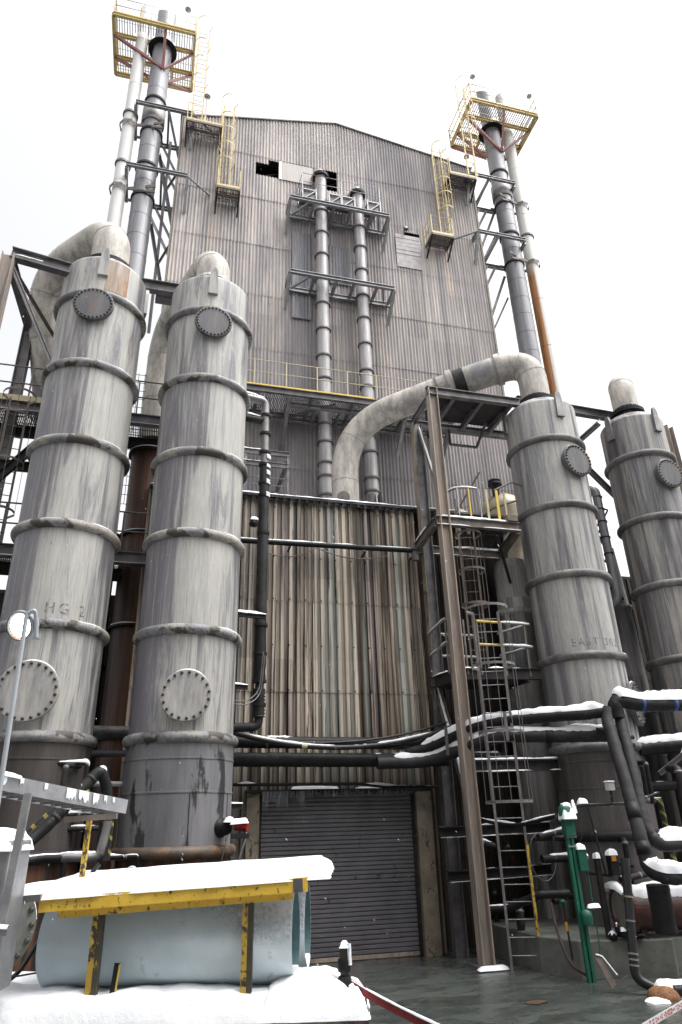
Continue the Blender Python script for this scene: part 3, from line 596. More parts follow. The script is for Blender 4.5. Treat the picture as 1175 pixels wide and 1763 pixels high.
RZs = [13.80, 11.87, 9.96, 8.07, 6.08, 4.12]
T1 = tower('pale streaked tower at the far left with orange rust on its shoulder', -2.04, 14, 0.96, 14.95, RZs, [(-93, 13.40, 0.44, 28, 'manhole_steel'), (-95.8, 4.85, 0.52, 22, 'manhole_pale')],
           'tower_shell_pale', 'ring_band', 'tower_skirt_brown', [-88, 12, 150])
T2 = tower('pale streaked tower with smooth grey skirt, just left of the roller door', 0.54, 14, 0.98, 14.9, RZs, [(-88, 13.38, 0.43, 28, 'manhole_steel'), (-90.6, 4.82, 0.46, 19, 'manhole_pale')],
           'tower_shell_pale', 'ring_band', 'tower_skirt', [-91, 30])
RE = [11.98, 10.0, 8.11, 6.09, 4.05]
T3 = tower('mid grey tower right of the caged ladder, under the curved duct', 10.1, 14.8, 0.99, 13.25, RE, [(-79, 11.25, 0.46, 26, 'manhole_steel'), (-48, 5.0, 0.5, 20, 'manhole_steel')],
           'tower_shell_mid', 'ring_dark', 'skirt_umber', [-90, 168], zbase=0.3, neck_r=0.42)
T4 = tower('darkest grey tower, cut off by the right edge', 13.37, 15.0, 0.90, 13.4, [z+0.02 for z in [12.05, 10.08, 8.16, 6.2, 4.2]], [(-86, 11.35, 0.44, 26, 'manhole_steel')],
           'tower_shell_dark', 'ring_dark', 'skirt_umber', [-82, 190], neck_r=0.38)
stencil(T1, 'E       HG 2', -2.04, 14, 0.96, -103, 6.27, 0.22, 0.9)
stencil(T3, 'EAST 302', 10.1, 14.8, 0.99, -98, 6.30, 0.20, 0.85)
# rust on the shoulder of the left tower : welded patch plate
b = MB(); b.lathe((-2.04, 14, 0), [(0.966, 13.95), (0.966, 14.86)], 10, True, radians(-84), radians(-52)); b.build('shoulder_patch', 'rust_wash', T1)
# small nozzles on the base of the second tower
for x, y in ((0.54+0.0, 14.0),):
    for ang in (-125, -85):
        a = radians(ang); d = Vector((cos(a), sin(a), 0)); c = Vector((x, y, 1.95))
        b = MB(); b.lathe(c+d*0.9, [(0.07, 0), (0.07, 0.25), (0.12, 0.25), (0.12, 0.31), (0.001, 0.32)], 20, True, axis=d); nz = b.build('nozzle', 'grey_steel', T2)
        b = MB(); b.tube([c+d*1.19+Vector((-sin(a)*0.1*cos(t), cos(a)*0.1*cos(t), 0.12*sin(t))) for t in [radians(q) for q in range(30, 151, 12)]], 0.022, 6); b.build('nozzle_snow', 'snow', nz)

# ================================================================== DUCTS
def duct(label, pts, r, fil, mat='duct_shell', bands=(), group=None, flange0=None, flange1=None, snow=False):
    t = thing('duct', label, 'duct', pts[0], group)
    path = resample(fillet(pts, fil, 12), 0.25)
    b = MB(); b.tube(path, r, 32); b.build('duct_shell', mat, t)
    for k in range(6, len(path)-4, 6):
        p = path[k]; d = (path[k+1]-path[k-1]).normalized(); b = MB(); b.lathe(p-d*.012, [(r-.004, 0), (r+.008, .004), (r+.008, .020), (r-.004, .024)], 32, True, axis=d); b.build('weld_seam', 'duct_seam', t)
    def at(f):
        k = int(f*(len(path)-1)); k = min(max(k, 1), len(path)-2); return path[k], (path[k+1]-path[k-1]).normalized()
    for f, wd, rr, mm in bands:
        p, d = at(f); b = MB(); b.lathe(p-d*wd/2, [(r, 0), (rr, 0), (rr, wd), (r, wd)], 32, False, axis=d); b.build('clamp_band', mm, t)
    for fl in (flange0, flange1):
        if fl:
            p, rr = Vector(fl[0]), fl[1]; b = MB()
            b.lathe(p, [(r*0.9, -0.02), (rr, -0.02), (rr, 0.03), (rr-0.01, 0.035), (rr, 0.04), (rr, 0.09), (r, 0.09), (r+0.01, 0.2)], 40, False, axis=(0, 0, 1))
            fo = b.build('flange', 'soot_black', t)
            for i in range(24):
                th = 2*pi*i/24; bo = bpy.data.objects.new('bolt', bolt_mesh(0.026)); col.objects.link(bo); bo.parent = fo
                bo.location = p+Vector(((rr-0.045)*cos(th), (rr-0.045)*sin(th), 0.09)) - ORG[t.name]
    return t
duct('fat grey duct arching off the far left tower', [(-2.04, 14, 15.25), (-2.04, 14, 16.7), (-3.9, 15.7, 16.35), (-3.25, 17.0, 12.4)], 0.46, [1.2, 1.3], flange0=((-2.04, 14, 15.3), 0.60))
duct('grey duct arching off the tower beside the shed', [(0.54, 14, 15.2), (0.54, 14, 16.3), (-0.62, 17, 16.2), (-0.62, 17, 12.3)], 0.43, [1.0, 1.3], flange0=((0.54, 14, 15.2), 0.58))
duct('long cream duct rising from the shed roof and curving over to the right tower', [(5.12, 18.1, 10.6), (5.12, 18.1, 14.25), (8.6, 15.65, 15.0), (10.1, 14.8, 15.25), (10.1, 14.8, 13.6)], 0.42, [2.0, 0.8, 0.85],
     bands=[(0.50, 0.16, 0.50, 'duct_shell'), (0.47, 0.05, 0.47, 'grey_steel'), (0.545, 0.34, 0.428, 'dark_steel'), (0.70, 0.16, 0.49, 'duct_shell')], flange1=((10.1, 14.8, 13.62), 0.55))
duct('pale cream duct stub on the tower at the right edge', [(13.37, 15, 13.8), (13.37, 15, 15.2), (14.5, 16.3, 15.15), (14.5, 16.3, 11.5)], 0.38, [0.8, 0.8], flange0=((13.37, 15, 13.85), 0.50))
# inspection nozzles at the foot of the long duct
t = thing('inspection_hatch', 'small round bolted hatch on the foot of the cream duct', 'hatch', (4.9, 17.7, 11.5))
b = MB(); b.lathe((4.95, 17.75, 11.45), [(0.13, 0), (0.13, 0.18), (0.19, 0.18), (0.19, 0.24), (0.001, 0.25)], 24, False, axis=(-0.25, -1, 0)); b.build('cover', 'manhole_steel', t)
t = thing('relief_valve', 'small dark valve assembly right of the cream duct foot', 'valve', (5.7, 17.8, 11.3))
b = MB(); b.cyl((5.4, 18.0, 11.45), (5.9, 17.7, 11.45), 0.09); b.cyl((5.85, 17.72, 11.25), (5.85, 17.72, 11.7), 0.12); b.build('valve_body', 'grey_steel', t)
b = MB(); b.cyl((6.02, 17.6, 11.5), (6.08, 17.56, 11.5), 0.17, n=20); b.build('flange', 'dark_steel', t)

# ================================================================== PROCESS RISERS ON THE FACADE
def riser(label, x, r, ztop, ringz, zb=11.0):
    t = thing('riser_pipe', label, 'pipe', (x, 19.5, zb), 'grey riser pipes on the tall facade')
    path = resample(fillet([(x, 19.5, zb), (x, 19.5, ztop), (x-0.15, 20.3, ztop+0.1)], 0.35, 8), 0.5)
    b = MB(); b.tube(path, r, 24); b.build('pipe_shell', 'riser_shell', t)
    for z in ringz:
        b = MB(); b.lathe((x, 19.5, z), [(r, -0.03), (r+0.055, -0.03), (r+0.055, 0.03), (r, 0.03)], 28, False); b.build('joint_ring', 'grey_steel', t)
    b = MB(); b.lathe((x, 19.5, ztop-0.35), [(r+.01, -0.07), (r+0.10, -0.07), (r+0.10, -0.01), (r+0.09, 0.0), (r+0.10, 0.01), (r+0.10, 0.07), (r+.01, 0.07)], 28, False); b.build('flange', 'dark_steel', t)
riser('left riser pipe with bright grey joints on the tall facade', 4.86, 0.235, 27.6, [25.2, 24.0, 22.85, 21.6, 20.4, 19.2, 18.0, 17.0, 15.1, 14.4, 13.6, 13.1, 12.4])
riser('right riser pipe, partly behind the cream duct', 6.45, 0.225, 27.0, [24.7, 23.6, 22.4, 21.1, 20.0, 18.8, 17.6, 16.9, 15.4, 14.2, 13.2, 12.7])
def bracket_frame(label, z, x0=3.5, x1=7.58, yf=18.95):
    t = thing('pipe_bracket_frame', label, 'steel frame', (x0, BY, z), 'steel frames bracing the riser pipes')
    b = MB(); b.ibeam((x0, yf, z), (x1, yf, z), 0.13, 0.16, 0.02); b.build('front_beam', 'galvanized', t)
    b = MB(); snow_on_path(b, [(x0, yf, z+.085), (x1, yf, z+.085)], 0.05, 0.035, int(z), 0.3); b.build('beam_snow', 'snow', t)
    b = MB(); b.ibeam((x0+.05, BY-0.12, z), (x1+.1, BY-0.12, z), 0.13, 0.20, 0.02); b.build('wall_beam', 'galvanized', t)
    for x in (x0, 4.45, 5.3, 6.0, 6.9, x1):
        b = MB(); b.ibeam((x, yf+.07, z), (x, BY-0.19, z), 0.10, 0.13, 0.015); b.build('cross_beam', 'galvanized', t)
    for x in (x0, x1):
        b = MB(); b.angle((x, yf+.05, z-0.05), (x, BY-0.03, z-0.95), 0.11, 0.015); b.build('knee_brace', 'galvanized', t)
    b = MB(); b.angle((4.35, yf, z), (3.7, BY-0.2, z), 0.07); b.build('diagonal', 'galvanized', t)
    b = MB(); b.angle((7.1, yf, z), (7.4, BY-0.2, z-.0), 0.07); b.build('diagonal', 'galvanized', t)
bracket_frame('upper steel frame clamping both riser pipes near their tops', 25.14)
bracket_frame('lower steel frame clamping both riser pipes at mid facade', 21.30)
bracket_frame('third steel frame behind the walkway holding the riser pipes', 15.45, 3.45, 7.6)

def railing(t, pts, h=1.05, mat='yellow_paint', sp=1.3, r=0.018, toe=True, mid=(0.5,), toemat=None):
    for z in (h,)+tuple(h*m for m in mid):
        b = MB(); b.tube([Vector(p)+Vector((0, 0, z)) for p in pts], r, 6); b.build('handrail' if z == h else 'mid_rail', mat, t)
    if toe:
        b = MB()
        for p, q in zip(pts, pts[1:]): b.bar(Vector(p)+Vector((0, 0, 0.06)), Vector(q)+Vector((0, 0, 0.06)), 0.012, 0.12)
        b.build('toe_board', toemat or mat, t)
    for p, q in zip(pts, pts[1:]):
        p, q = Vector(p), Vector(q); k = max(1, round((q-p).length/sp))
        for i in range(k+1 if q == Vector(pts[-1]) else k):
            c = p.lerp(q, i/k); b = MB(); b.bar(c, c+Vector((0, 0, h)), 0.035, 0.035, (0, 1, 0)); b.build('post', mat, t)
def grating(t, x0, x1, y0, y1, z, mat, pitch=0.08, w=0.022, holes=()):
    b = MB(); x = x0
    while x <= x1:
        segs = [(y0, y1)]
        for cx, cy, r in holes:
            if abs(x-cx) < r:
                hh = sqrt(r*r-(x-cx)**2); ns = []
                for a, c in segs:
                    if cy-hh > a: ns.append((a, min(c, cy-hh)))
                    if cy+hh < c: ns.append((max(a, cy+hh), c))
                segs = ns
        for a, c in segs:
            if c-a > 0.03: b.box((x, (a+c)/2, z), (w, c-a, 0.03))
        x += pitch
    y = y0
    while y <= y1:
        if not any(abs(y-cy) < r for cx, cy, r in holes): b.box(((x0+x1)/2, y, z+.004), (x1-x0, 0.012, 0.02))
        y += 0.3
    b.build('grating', mat, t)
def caged_ladder(label, base, H, wd=0.42, face=(0, -1, 0), cage0=2.2, mat='galvanized', hoop_r=0.36, sp=0.3, hoops=None, bars=5, rungmat=None, group=None, railmat=None):
    """base = midpoint at the foot; face = direction the climber stands on"""
    t = thing('caged_ladder', label, 'ladder', base, group); B = Vector(base); f = Vector(face).normalized(); s_ = f.cross(Vector((0, 0, 1)))
    for k in (-1, 1):
        b = MB(); b.bar(B+s_*k*wd/2, B+s_*k*wd/2+Vector((0, 0, H)), 0.05, 0.05, f); b.build('rail', (railmat or {}).get(k, mat), t)
    z = 0.25
    while z < H-0.1:
        b = MB(); b.cyl(B-s_*wd/2+Vector((0, 0, z)), B+s_*wd/2+Vector((0, 0, z)), 0.011, n=6); b.build('rung', rungmat or mat, t); z += sp
    if cage0 is None: return t
    hz = hoops or [cage0+i*1.1 for i in range(int((H-cage0)/1.1)+1)]
    def hp(th, z): return B + s_*hoop_r*cos(th)*1.0 + f*(0.30+hoop_r*sin(th)) + Vector((0, 0, z))
    for z in hz:
        b = MB(); pts = [B-s_*wd/2+Vector((0, 0, z))]+[hp(radians(a), z) for a in range(190, -11, -20)][::-1][::-1]+[B+s_*wd/2+Vector((0, 0, z))]
        for p, q in zip(pts, pts[1:]): b.bar(p, q, 0.010, 0.055)
        b.build('hoop', mat, t)
    for i in range(bars):
        th = radians(10+160*i/(bars-1)); b = MB(); b.bar(hp(th, hz[0]), hp(th, hz[-1]), 0.010, 0.035, f); b.build('cage_bar', mat, t)
    return t

# little grated balcony round the riser tops
t = thing('riser_balcony', 'grey balcony with thin handrail behind the riser pipe tops', 'platform', (5.6, 19.2, 25.6))
for x0, x1 in ((4.02, 4.55), (5.15, 6.15), (6.75, 7.3)):
    b = MB(); b.bounds(x0, x1, 19.2, 19.96, 25.98, 26.02); b.bounds(x0, x1, 19.2, 19.22, 25.45, 25.98); b.build('deck_panel', 'grey_steel', t)
for x0, x1 in ((4.02, 4.58), (5.12, 5.62), (5.66, 6.2), (6.75, 7.3)):
    b = MB(); b.bar((x0, 19.16, 25.4), (x1, 19.16, 26.0), 0.035); b.bar((x0, 19.16, 25.35), (x0, 19.16, 26.1), 0.05); b.bar((x1, 19.16, 25.35), (x1, 19.16, 26.1), 0.05); b.bar((x0, 19.16, 25.99), (x1, 19.16, 25.99), 0.05); b.build('lattice', 'galvanized', t)
railing(t, [(4.0, 19.95, 26.0), (4.02, 19.2, 26.0), (7.3, 19.2, 26.0), (7.3, 19.95, 26.0)], 0.95, 'galvanized', 1.6, 0.014, False)

# ================================================================== WALKWAY ACROSS THE FACADE
t = thing('walkway', 'long steel walkway with faded yellow handrail crossing the tall facade', 'walkway', (5, 18.5, 15.6))
grating(t, 1.2, 9.6, 18.55, 19.9, 15.72, 'grey_steel', 0.06, 0.03, [(4.86, 19.5, 0.3), (6.45, 19.5, 0.3)])
b = MB(); b.ibeam((1.2, 18.5, 15.6), (9.6, 18.5, 15.6), 0.12, 0.22, 0.02); b.build('edge_beam', 'grey_steel', t)
b = MB(); b.ibeam((1.2, 19.85, 15.55), (9.6, 19.85, 15.55), 0.12, 0.2, 0.02); b.build('wall_beam', 'grey_steel', t)
railing(t, [(1.2, 18.42, 15.74), (9.6, 18.42, 15.74)], 0.95, 'pale_yellow', 1.05, 0.016, False)
b = MB(); b.bar((1.2, 18.41, 15.72), (6.3, 18.41, 15.72), 0.014, 0.05); b.build('toe_board', 'yellow_paint', t)
for x in (3.43, 6.6, 9.2):
    b = MB(); b.bar((x, 18.6, 15.45), (x, 19.95, 14.2), 0.12); b.build('knee_brace', 'grey_steel', t)
for x in (2.4, 4.2, 5.6, 7.6, 8.8):
    b = MB(); b.ibeam((x, 18.5, 15.5), (x, 19.9, 15.5), 0.09, 0.14, 0.015); b.build('cross_beam', 'grey_steel', t)
b = MB(); b.angle((1.8, 18.6, 15.45), (3.4, 19.7, 15.4), 0.09); b.build('diagonal', 'grey_steel', t)
b = MB(); b.angle((3.5, 19.7, 15.4), (5.0, 18.6, 15.45), 0.09); b.build('diagonal', 'grey_steel', t)

# ================================================================== SMALL PLATFORMS AND LADDERS ON THE TALL BUILDING
def box_platform(label, x0, x1, y0, y1, z, railm='hazed_yellow', skirt=True):
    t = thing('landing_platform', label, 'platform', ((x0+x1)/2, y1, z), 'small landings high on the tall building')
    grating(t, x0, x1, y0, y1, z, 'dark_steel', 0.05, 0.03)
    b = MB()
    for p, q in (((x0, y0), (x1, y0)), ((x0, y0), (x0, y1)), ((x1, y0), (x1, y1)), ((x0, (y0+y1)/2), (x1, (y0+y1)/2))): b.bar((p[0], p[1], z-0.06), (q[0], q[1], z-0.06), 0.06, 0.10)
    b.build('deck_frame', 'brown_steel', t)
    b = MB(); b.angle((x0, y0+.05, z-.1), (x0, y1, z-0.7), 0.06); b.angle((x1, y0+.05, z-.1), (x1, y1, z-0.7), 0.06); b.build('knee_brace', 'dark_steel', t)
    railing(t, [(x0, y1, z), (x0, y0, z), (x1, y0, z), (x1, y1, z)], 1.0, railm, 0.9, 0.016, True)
    return t
box_platform('landing below the left yellow ladder on the tall building', 0.66, 1.52, 19.2, 19.97, 25.3)
box_platform('landing below the right yellow ladder on the tall building', 9.55, 10.5, 19.2, 19.97, 25.0)
box_platform('roof edge landing at the upper left corner of the tall building', -0.72, 0.66, 19.2, 19.97, 28.7)
box_platform('roof edge landing at the upper right corner of the tall building', 10.75, 12.0, 19.2, 19.97, 28.9)
caged_ladder('yellow caged ladder at the upper left corner of the tall building', (0.95, 19.75, 25.4), 5.4, cage0=1.8, mat='hazed_yellow', hoop_r=0.33, hoops=[1.5, 2.4, 3.3, 4.2, 5.3])
caged_ladder('yellow caged ladder at the upper right corner of the tall building', (10.45, 19.75, 25.2), 5.9, cage0=1.8, mat='hazed_yellow', hoop_r=0.33, hoops=[1.5, 2.4, 3.3, 4.2, 5.6])

# ================================================================== STACKS
def stack(label, x, r, ztop, mat, rings=(), rx=None, cap=True, ringmat='dark_steel'):
    t = thing('exhaust_stack', label, 'stack', (x, 20, 0), 'exhaust stacks beside the tall building')
    b = MB(); b.lathe((x, 20, 0), [(r, 8), (r, 20), (r, 34), (r, ztop-0.9), (r, ztop)], 36)
    b.v = [(p[0], p[1], p[2]+(1.2*(p[1]-20)-0.35 if (p[2] > ztop-0.01 and r > .35) else 0)) for p in b.v]; sh_ = b.build('stack_shell', mat, t)
    b = MB(); b.lathe((x, 20, 0), [(r, ztop), (r-.04, ztop), (r-.04, ztop-1.6)], 36)
    b.v = [(p[0], p[1], p[2]+(1.2*(p[1]-20)-0.35 if (p[2] > ztop-0.01 and r > .35) else 0)) for p in b.v]; b.build('stack_mouth', 'dark_steel' if r > .35 else mat, t)
    for z in rings:
        b = MB(); b.lathe((x, 20, z), [(r-.002, -.015), (r+.008, -.012), (r+.008, .012), (r-.002, .015)], 36, False); b.build('weld_seam', mat, t)
    for z in (rx or ()):
        b = MB(); b.lathe((x, 20, z), [(r, -0.05), (r+0.05, -0.05), (r+0.05, 0.05), (r, 0.05)], 36, False); b.build('flange_ring', ringmat, t)
    return t
sL = stack('fat dark grey exhaust stack left of the tall building', -2.08, 0.40, 36.9, 'stack_dark', [35.2, 33.5, 32, 30.9, 27.3, 25.4, 24.6, 23.6, 22.6, 21.6, 20.6, 19.6, 18.6], [30.2, 28.3, 26.3, 24.62])
stack('slender white exhaust stack with brown stains at far left', -2.98, 0.255, 36.3, 'stack_white', [34, 31, 28.6, 25.3, 22, 19], [29.2, 26.3], ringmat='grey_steel')
sR = stack('fat dark grey exhaust stack right of the tall building', 13.72, 0.40, 36.9, 'stack_dark', [35.2, 33.5, 32, 27.9, 27, 25.6, 23.81, 22.81, 21.92, 20.98, 20, 19, 18], [30.45, 28.4, 26.5, 24.81])
stack('slender white exhaust stack with orange rust run at right', 14.62, 0.27, 36.5, 'stack_rust_run', [34, 31, 28, 23, 20.5], [26.7], ringmat='grey_steel')
for sx_ in (-2.08, 13.72):
    tt = sL if sx_ < 0 else sR
    b = MB(); b.lathe((sx_, 20, 29.3), [(0.43, -0.45), (0.46, -0.4), (0.46, 0.4), (0.43, 0.45)], 36); b.build('expansion_joint', 'aluminium_wrap', tt)
def stack_platform(side, x0, x1, y0, y1, z, cxs, label):
    t = thing('stack_platform', label, 'platform', ((x0+x1)/2, (y0+y1)/2, z), 'stack top platforms')
    hl = [(c, 20, r+0.12) for c, r in cxs]
    grating(t, x0, x1, y0, y1, z, 'galvanized', 0.11, 0.03, hl)
    ym = [y0, y0+(y1-y0)*0.32, y0+(y1-y0)*0.70, y1]
    for y in ym:
        b = MB(); b.ibeam((x0, y, z-0.12), (x1, y, z-0.12), 0.12, 0.20, 0.02); b.build('deck_beam', 'hazed_yellow', t)
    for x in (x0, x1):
        b = MB(); b.ibeam((x, y0, z-0.12), (x, y1, z-0.12), 0.12, 0.20, 0.02); b.build('side_beam', 'hazed_yellow', t)
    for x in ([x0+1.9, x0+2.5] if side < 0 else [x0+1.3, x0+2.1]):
        b = MB(); b.ibeam((x, ym[1], z-0.13), (x, y1, z-0.13), 0.08, 0.16, 0.02); b.build('cross_beam', 'hazed_yellow', t)
    cx = cxs[0][0]
    yf, zf = 19.58, z-2.2
    for q in ((x0+.05, ym[1]), (x1-.05, ym[1]), (cx+0.1, y0)):
        b = MB(); b.angle((cx+(0.15 if side < 0 else 0.1), yf, zf), (q[0], q[1], z-0.2), 0.11, 0.02); b.build('brace', 'red_primer', t)
    for q in ((x0+.05, ym[2]), (x1-.05, ym[2]), (x1-.05 if side < 0 else x0+.05, y1)):
        b = MB(); b.angle((cx+(0.4 if q[0] > cx else -0.4), 20.1, zf), (q[0], q[1], z-0.2), 0.11, 0.02); b.build('brace', 'red_primer', t)
    b = MB(); b.lathe((cx, 20, z-0.45), [(0.40, 0), (0.60, 0.0), (0.62, 0.04), (0.40, 0.08)], 28, False); b.build('rain_collar', 'soot_black', t)
    railing(t, [(x0, y1, z), (x0, y0, z), (x1, y0, z), (x1, y1, z), (x0, y1, z)], 1.05, 'hazed_yellow', 1.2, 0.026, True)
    return t
PL = stack_platform(-1, -4.15, -0.75, 19.1, 21.7, 34.2, [(-2.08, 0.40), (-2.98, 0.26)], 'yellow railed platform round the left pair of stacks')
PR = stack_platform(1, 12.15, 15.65, 18.8, 21.3, 33.9, [(13.72, 0.40), (14.62, 0.27)], 'yellow railed platform round the right pair of stacks')
caged_ladder('yellow caged ladder climbing to the left stack platform', (-0.35, 19.3, 28.9), 6.0, cage0=2.0, mat='hazed_yellow', hoop_r=0.33, hoops=[2.0, 3.2, 4.4, 5.9])
caged_ladder('yellow caged ladder climbing to the right stack platform', (11.85, 19.2, 29.0), 6.2, cage0=2.0, mat='hazed_yellow', hoop_r=0.33, hoops=[2.0, 3.2, 4.4, 6.1])
def beacon(label, p, H):
    t = thing('floodlight', label, 'floodlight', p, 'small floodlights on the stack platforms'); p = Vector(p)
    b = MB(); b.cyl(p, p+Vector((0, 0, H)), 0.02, n=8); b.build('pole', 'galvanized', t)
    b = MB(); b.lathe(p+Vector((0, 0, H-0.05)), [(0.04, 0.16), (0.07, 0.12), (0.12, 0.05), (0.13, 0.0), (0.001, 0.0)], 16); b.build('lamp_head', 'galv_bright', t)
beacon('floodlight at the near left corner of the left stack platform', (-3.8, 19.1, 34.2), 1.6)
beacon('floodlight at the near right corner of the left stack platform', (-1.15, 19.1, 34.2), 1.5)
beacon('floodlight at the near left corner of the right stack platform', (12.4, 18.8, 33.9), 1.7)
beacon('floodlight at the near right corner of the right stack platform', (15.4, 18.8, 33.9), 1.3)
beacon('floodlight on the upper left roof edge landing', (0.0, 19.3, 28.8), 1.7)
beacon('floodlight on the upper right roof edge landing', (11.7, 19.25, 29.0), 1.3)
def stack_bracket(side, z, label):
    t = thing('stack_bracket', label, 'steel frame', (BX0 if side < 0 else BX1, 20, z), 'steel brackets tying the stacks to the tall building')
    def X(d): return BX0 + d if side < 0 else BX1 - d          # d grows towards the building
    xo, xi = X(-1.85), X(0.42); y = 19.35
    b = MB(); b.ibeam((xo, y, z), (xi, y, z), 0.12, 0.15, 0.02); b.build('front_beam', 'galvanized', t)
    b = MB(); snow_on_path(b, [(min(xo, xi), y, z+.08), (max(xo, xi), y, z+.08)], 0.05, 0.035, int(z), 0.3); b.build('beam_snow', 'snow', t)
    b = MB(); b.ibeam((xi, y, z), (xi, 19.95, z), 0.12, 0.15, 0.02); b.angle((xi, y, z), (X(1.35), 19.97, z-0.1), 0.07); b.build('return_beam', 'galvanized', t)
    b = MB(); b.angle((xi, y+.03, z-.05), (xi, 19.97, z-1.35), 0.11, 0.015); b.build('knee_brace', 'galvanized', t)
    yb = 20.9
    b = MB(); b.ibeam((X(-0.02), yb, z-0.25), (X(-1.6), yb, z-0.25), 0.12, 0.18, 0.02); b.build('rear_beam', 'galvanized', t)
    b = MB(); b.ibeam((xo, y+.07, z-.08), (xo, yb, z-0.25), 0.11, 0.15, 0.02); b.ibeam((X(-0.55), y+.08, z), (X(-0.55), yb-.07, z-0.2), 0.08, 0.12, 0.02); b.build('cross_beam', 'galvanized', t)
    b = MB(); b.angle((X(-0.55), y, z-0.05), (X(-0.02), 20.6, z-1.2), 0.10, 0.015); b.angle((X(-0.7), yb, z-0.3), (X(-0.02), yb+.2, z-1.6), 0.12, 0.02); b.angle((X(-1.1), yb, z-0.3), (X(-0.02), yb+.1, z-2.6), 0.12, 0.02); b.build('diagonal', 'galvanized', t)
    wx = -2.98 if side < 0 else 14.62
    n = 7; pts = [(wx+0.36*cos(radians(a)), 20+0.36*sin(radians(a)), z-0.75) for a in ((-30, -75, -120, -165, -210, -255) if side < 0 else (210, 255, 300, 345, 390, 435))]
    b = MB()
    for p, q in zip(pts, pts[1:]): b.bar(p, q, 0.02, 0.16)
    xs_ = -2.08+0.45 if side < 0 else 13.72-0.45
    b.bar(pts[0], (xs_, 19.5, z-0.7), 0.03, 0.14); b.bar(pts[-1], (xs_, 20.4, z-0.7), 0.03, 0.14); b.bar(pts[0] if side < 0 else pts[0], (xs_, 19.4, z-1.15), 0.05, 0.08); b.build('collar', 'brown_steel', t)
stack_bracket(-1, 29.25, 'upper steel bracket tying the left stacks to the building')
stack_bracket(-1, 25.65, 'lower steel bracket tying the left stacks to the building')
stack_bracket(1, 29.35, 'upper steel bracket tying the right stacks to the building')
stack_bracket(1, 25.8, 'lower steel bracket tying the right stacks to the building')
# lattice mast behind the left stacks
t = thing('lattice_mast', 'grey bolted lattice of steel braces between left stacks and building', 'steel frame', (-1.4, 21, 0))
for k, (z0, z1) in enumerate(((20.5, 24.3), (24.5, 28.2))):
    b = MB(); b.angle((-1.75, 20.7, z1), (-0.95, 20.8, z0), 0.13, 0.02); b.build('brace', 'grey_steel', t)
    b = MB(); b.angle((-1.3, 20.75, z0+1.8), (-0.95, 20.8, z0+2.9), 0.08, 0.015); b.build('brace', 'grey_steel', t)
b = MB(); b.angle((-1.35, 20.75, 19), (-1.35, 20.75, 29.2), 0.11, 0.015); b.build('mast_post', 'grey_steel', t)
t = thing('lattice_mast', 'grey bolted lattice of steel braces between right stacks and building', 'steel frame', (13, 21, 0))
for k, (z0, z1) in enumerate(((21.5, 24.5), (25.4, 28.4))):
    b = MB(); b.angle((13.4, 20.4, z1), (12.25, 20.5, z0), 0.12, 0.02); b.build('brace', 'grey_steel', t)
    b = MB(); b.angle((13.4, 20.4, z1-1.2), (12.25, 20.5, z0-0.6), 0.08, 0.015); b.build('brace', 'grey_steel', t)

# PART2
# ================================================================== RIGHT HAND STEELWORK
def hsteel(mb, p, q, w=0.24, h=0.26, t=0.02, up=(0, -1, 0)): return mb.ibeam(p, q, w, h, t, up)
t = thing('steel_column', 'tall tan brown steel column with snow at its foot, in front of the shed corner', 'column', (6.68, 14.5, 0))
b = MB(); b.ibeam((6.66, 14.52, 0.06), (6.66, 14.52, 13.5), 0.25, 0.26, 0.022, (1, 0, 0)); b.build('shaft', 'rusty_column', t)
b = MB(); b.bounds(6.42, 6.92, 14.28, 14.78, 0.0, 0.06); b.build('base_plate', 'grey_steel', t)
b = MB(); snow_slab(b, (6.36, 14.18, 0.05), (0.62, 0, 0), (0, 0.2, 0), 0.06, 14, 6, 0.1, 0.03); b.build('base_snow', 'snow', t)
t = thing('steel_column', 'dark steel column with tan flange standing at the shed corner', 'column', (6.72, 16.0, 0))
b = MB(); b.ibeam((6.74, 15.95, 0), (6.74, 15.95, 13.25), 0.22, 0.28, 0.02, (1, 0, 0)); b.build('shaft', 'grey_steel', t)
b = MB(); b.bounds(6.595, 6.615, 15.83, 16.07, 6.5, 13.25); b.build('flange_strip', 'tan_panel', t)
t = thing('portal_platform', 'dark grated service deck on snowy beams beside the duct, at tower top height', 'platform', (8, 15.3, 13.4))
b = MB(); b.ibeam((6.5, 14.5, 13.42), (9.35, 14.5, 13.42), 0.16, 0.24, 0.02); b.build('front_beam', 'grey_steel', t)
b = MB(); b.ibeam((6.5, 16.1, 13.34), (9.9, 16.1, 13.34), 0.16, 0.22, 0.02); b.build('rear_beam', 'grey_steel', t)
for x in (6.66, 7.35, 8.2, 9.1):
    b = MB(); b.ibeam((x, 14.6, 13.40), (x, 16.0, 13.34), 0.10, 0.18, 0.016); b.build('cross_beam', 'grey_steel', t)
b = MB(); b.add([(7.0, 14.58, 13.46), (9.2, 14.58, 13.46), (9.2, 15.9, 13.44), (7.0, 15.9, 13.44), (7.0, 14.58, 13.49), (9.2, 14.58, 13.49), (9.2, 15.9, 13.47), (7.0, 15.9, 13.47)], [(3, 2, 1, 0), (4, 5, 6, 7), (0, 1, 5, 4), (1, 2, 6, 5), (2, 3, 7, 6), (3, 0, 4, 7)]); b.build('deck', 'dark_steel', t)
b = MB(); b.bar((7.75, 15.95, 13.2), (7.75, 15.95, 12.7), 0.06); b.bar((7.75, 15.95, 12.7), (8.6, 15.95, 12.7), 0.06); b.bar((8.6, 15.95, 12.7), (8.75, 15.5, 13.3), 0.06); b.build('hanger', 'grey_steel', t)
b = MB(); snow_on_path(b, [(6.9, 14.5, 13.55), (9.3, 14.5, 13.55)], 0.05, 0.03, 3, 0.1); b.build('beam_snow', 'snow', t)
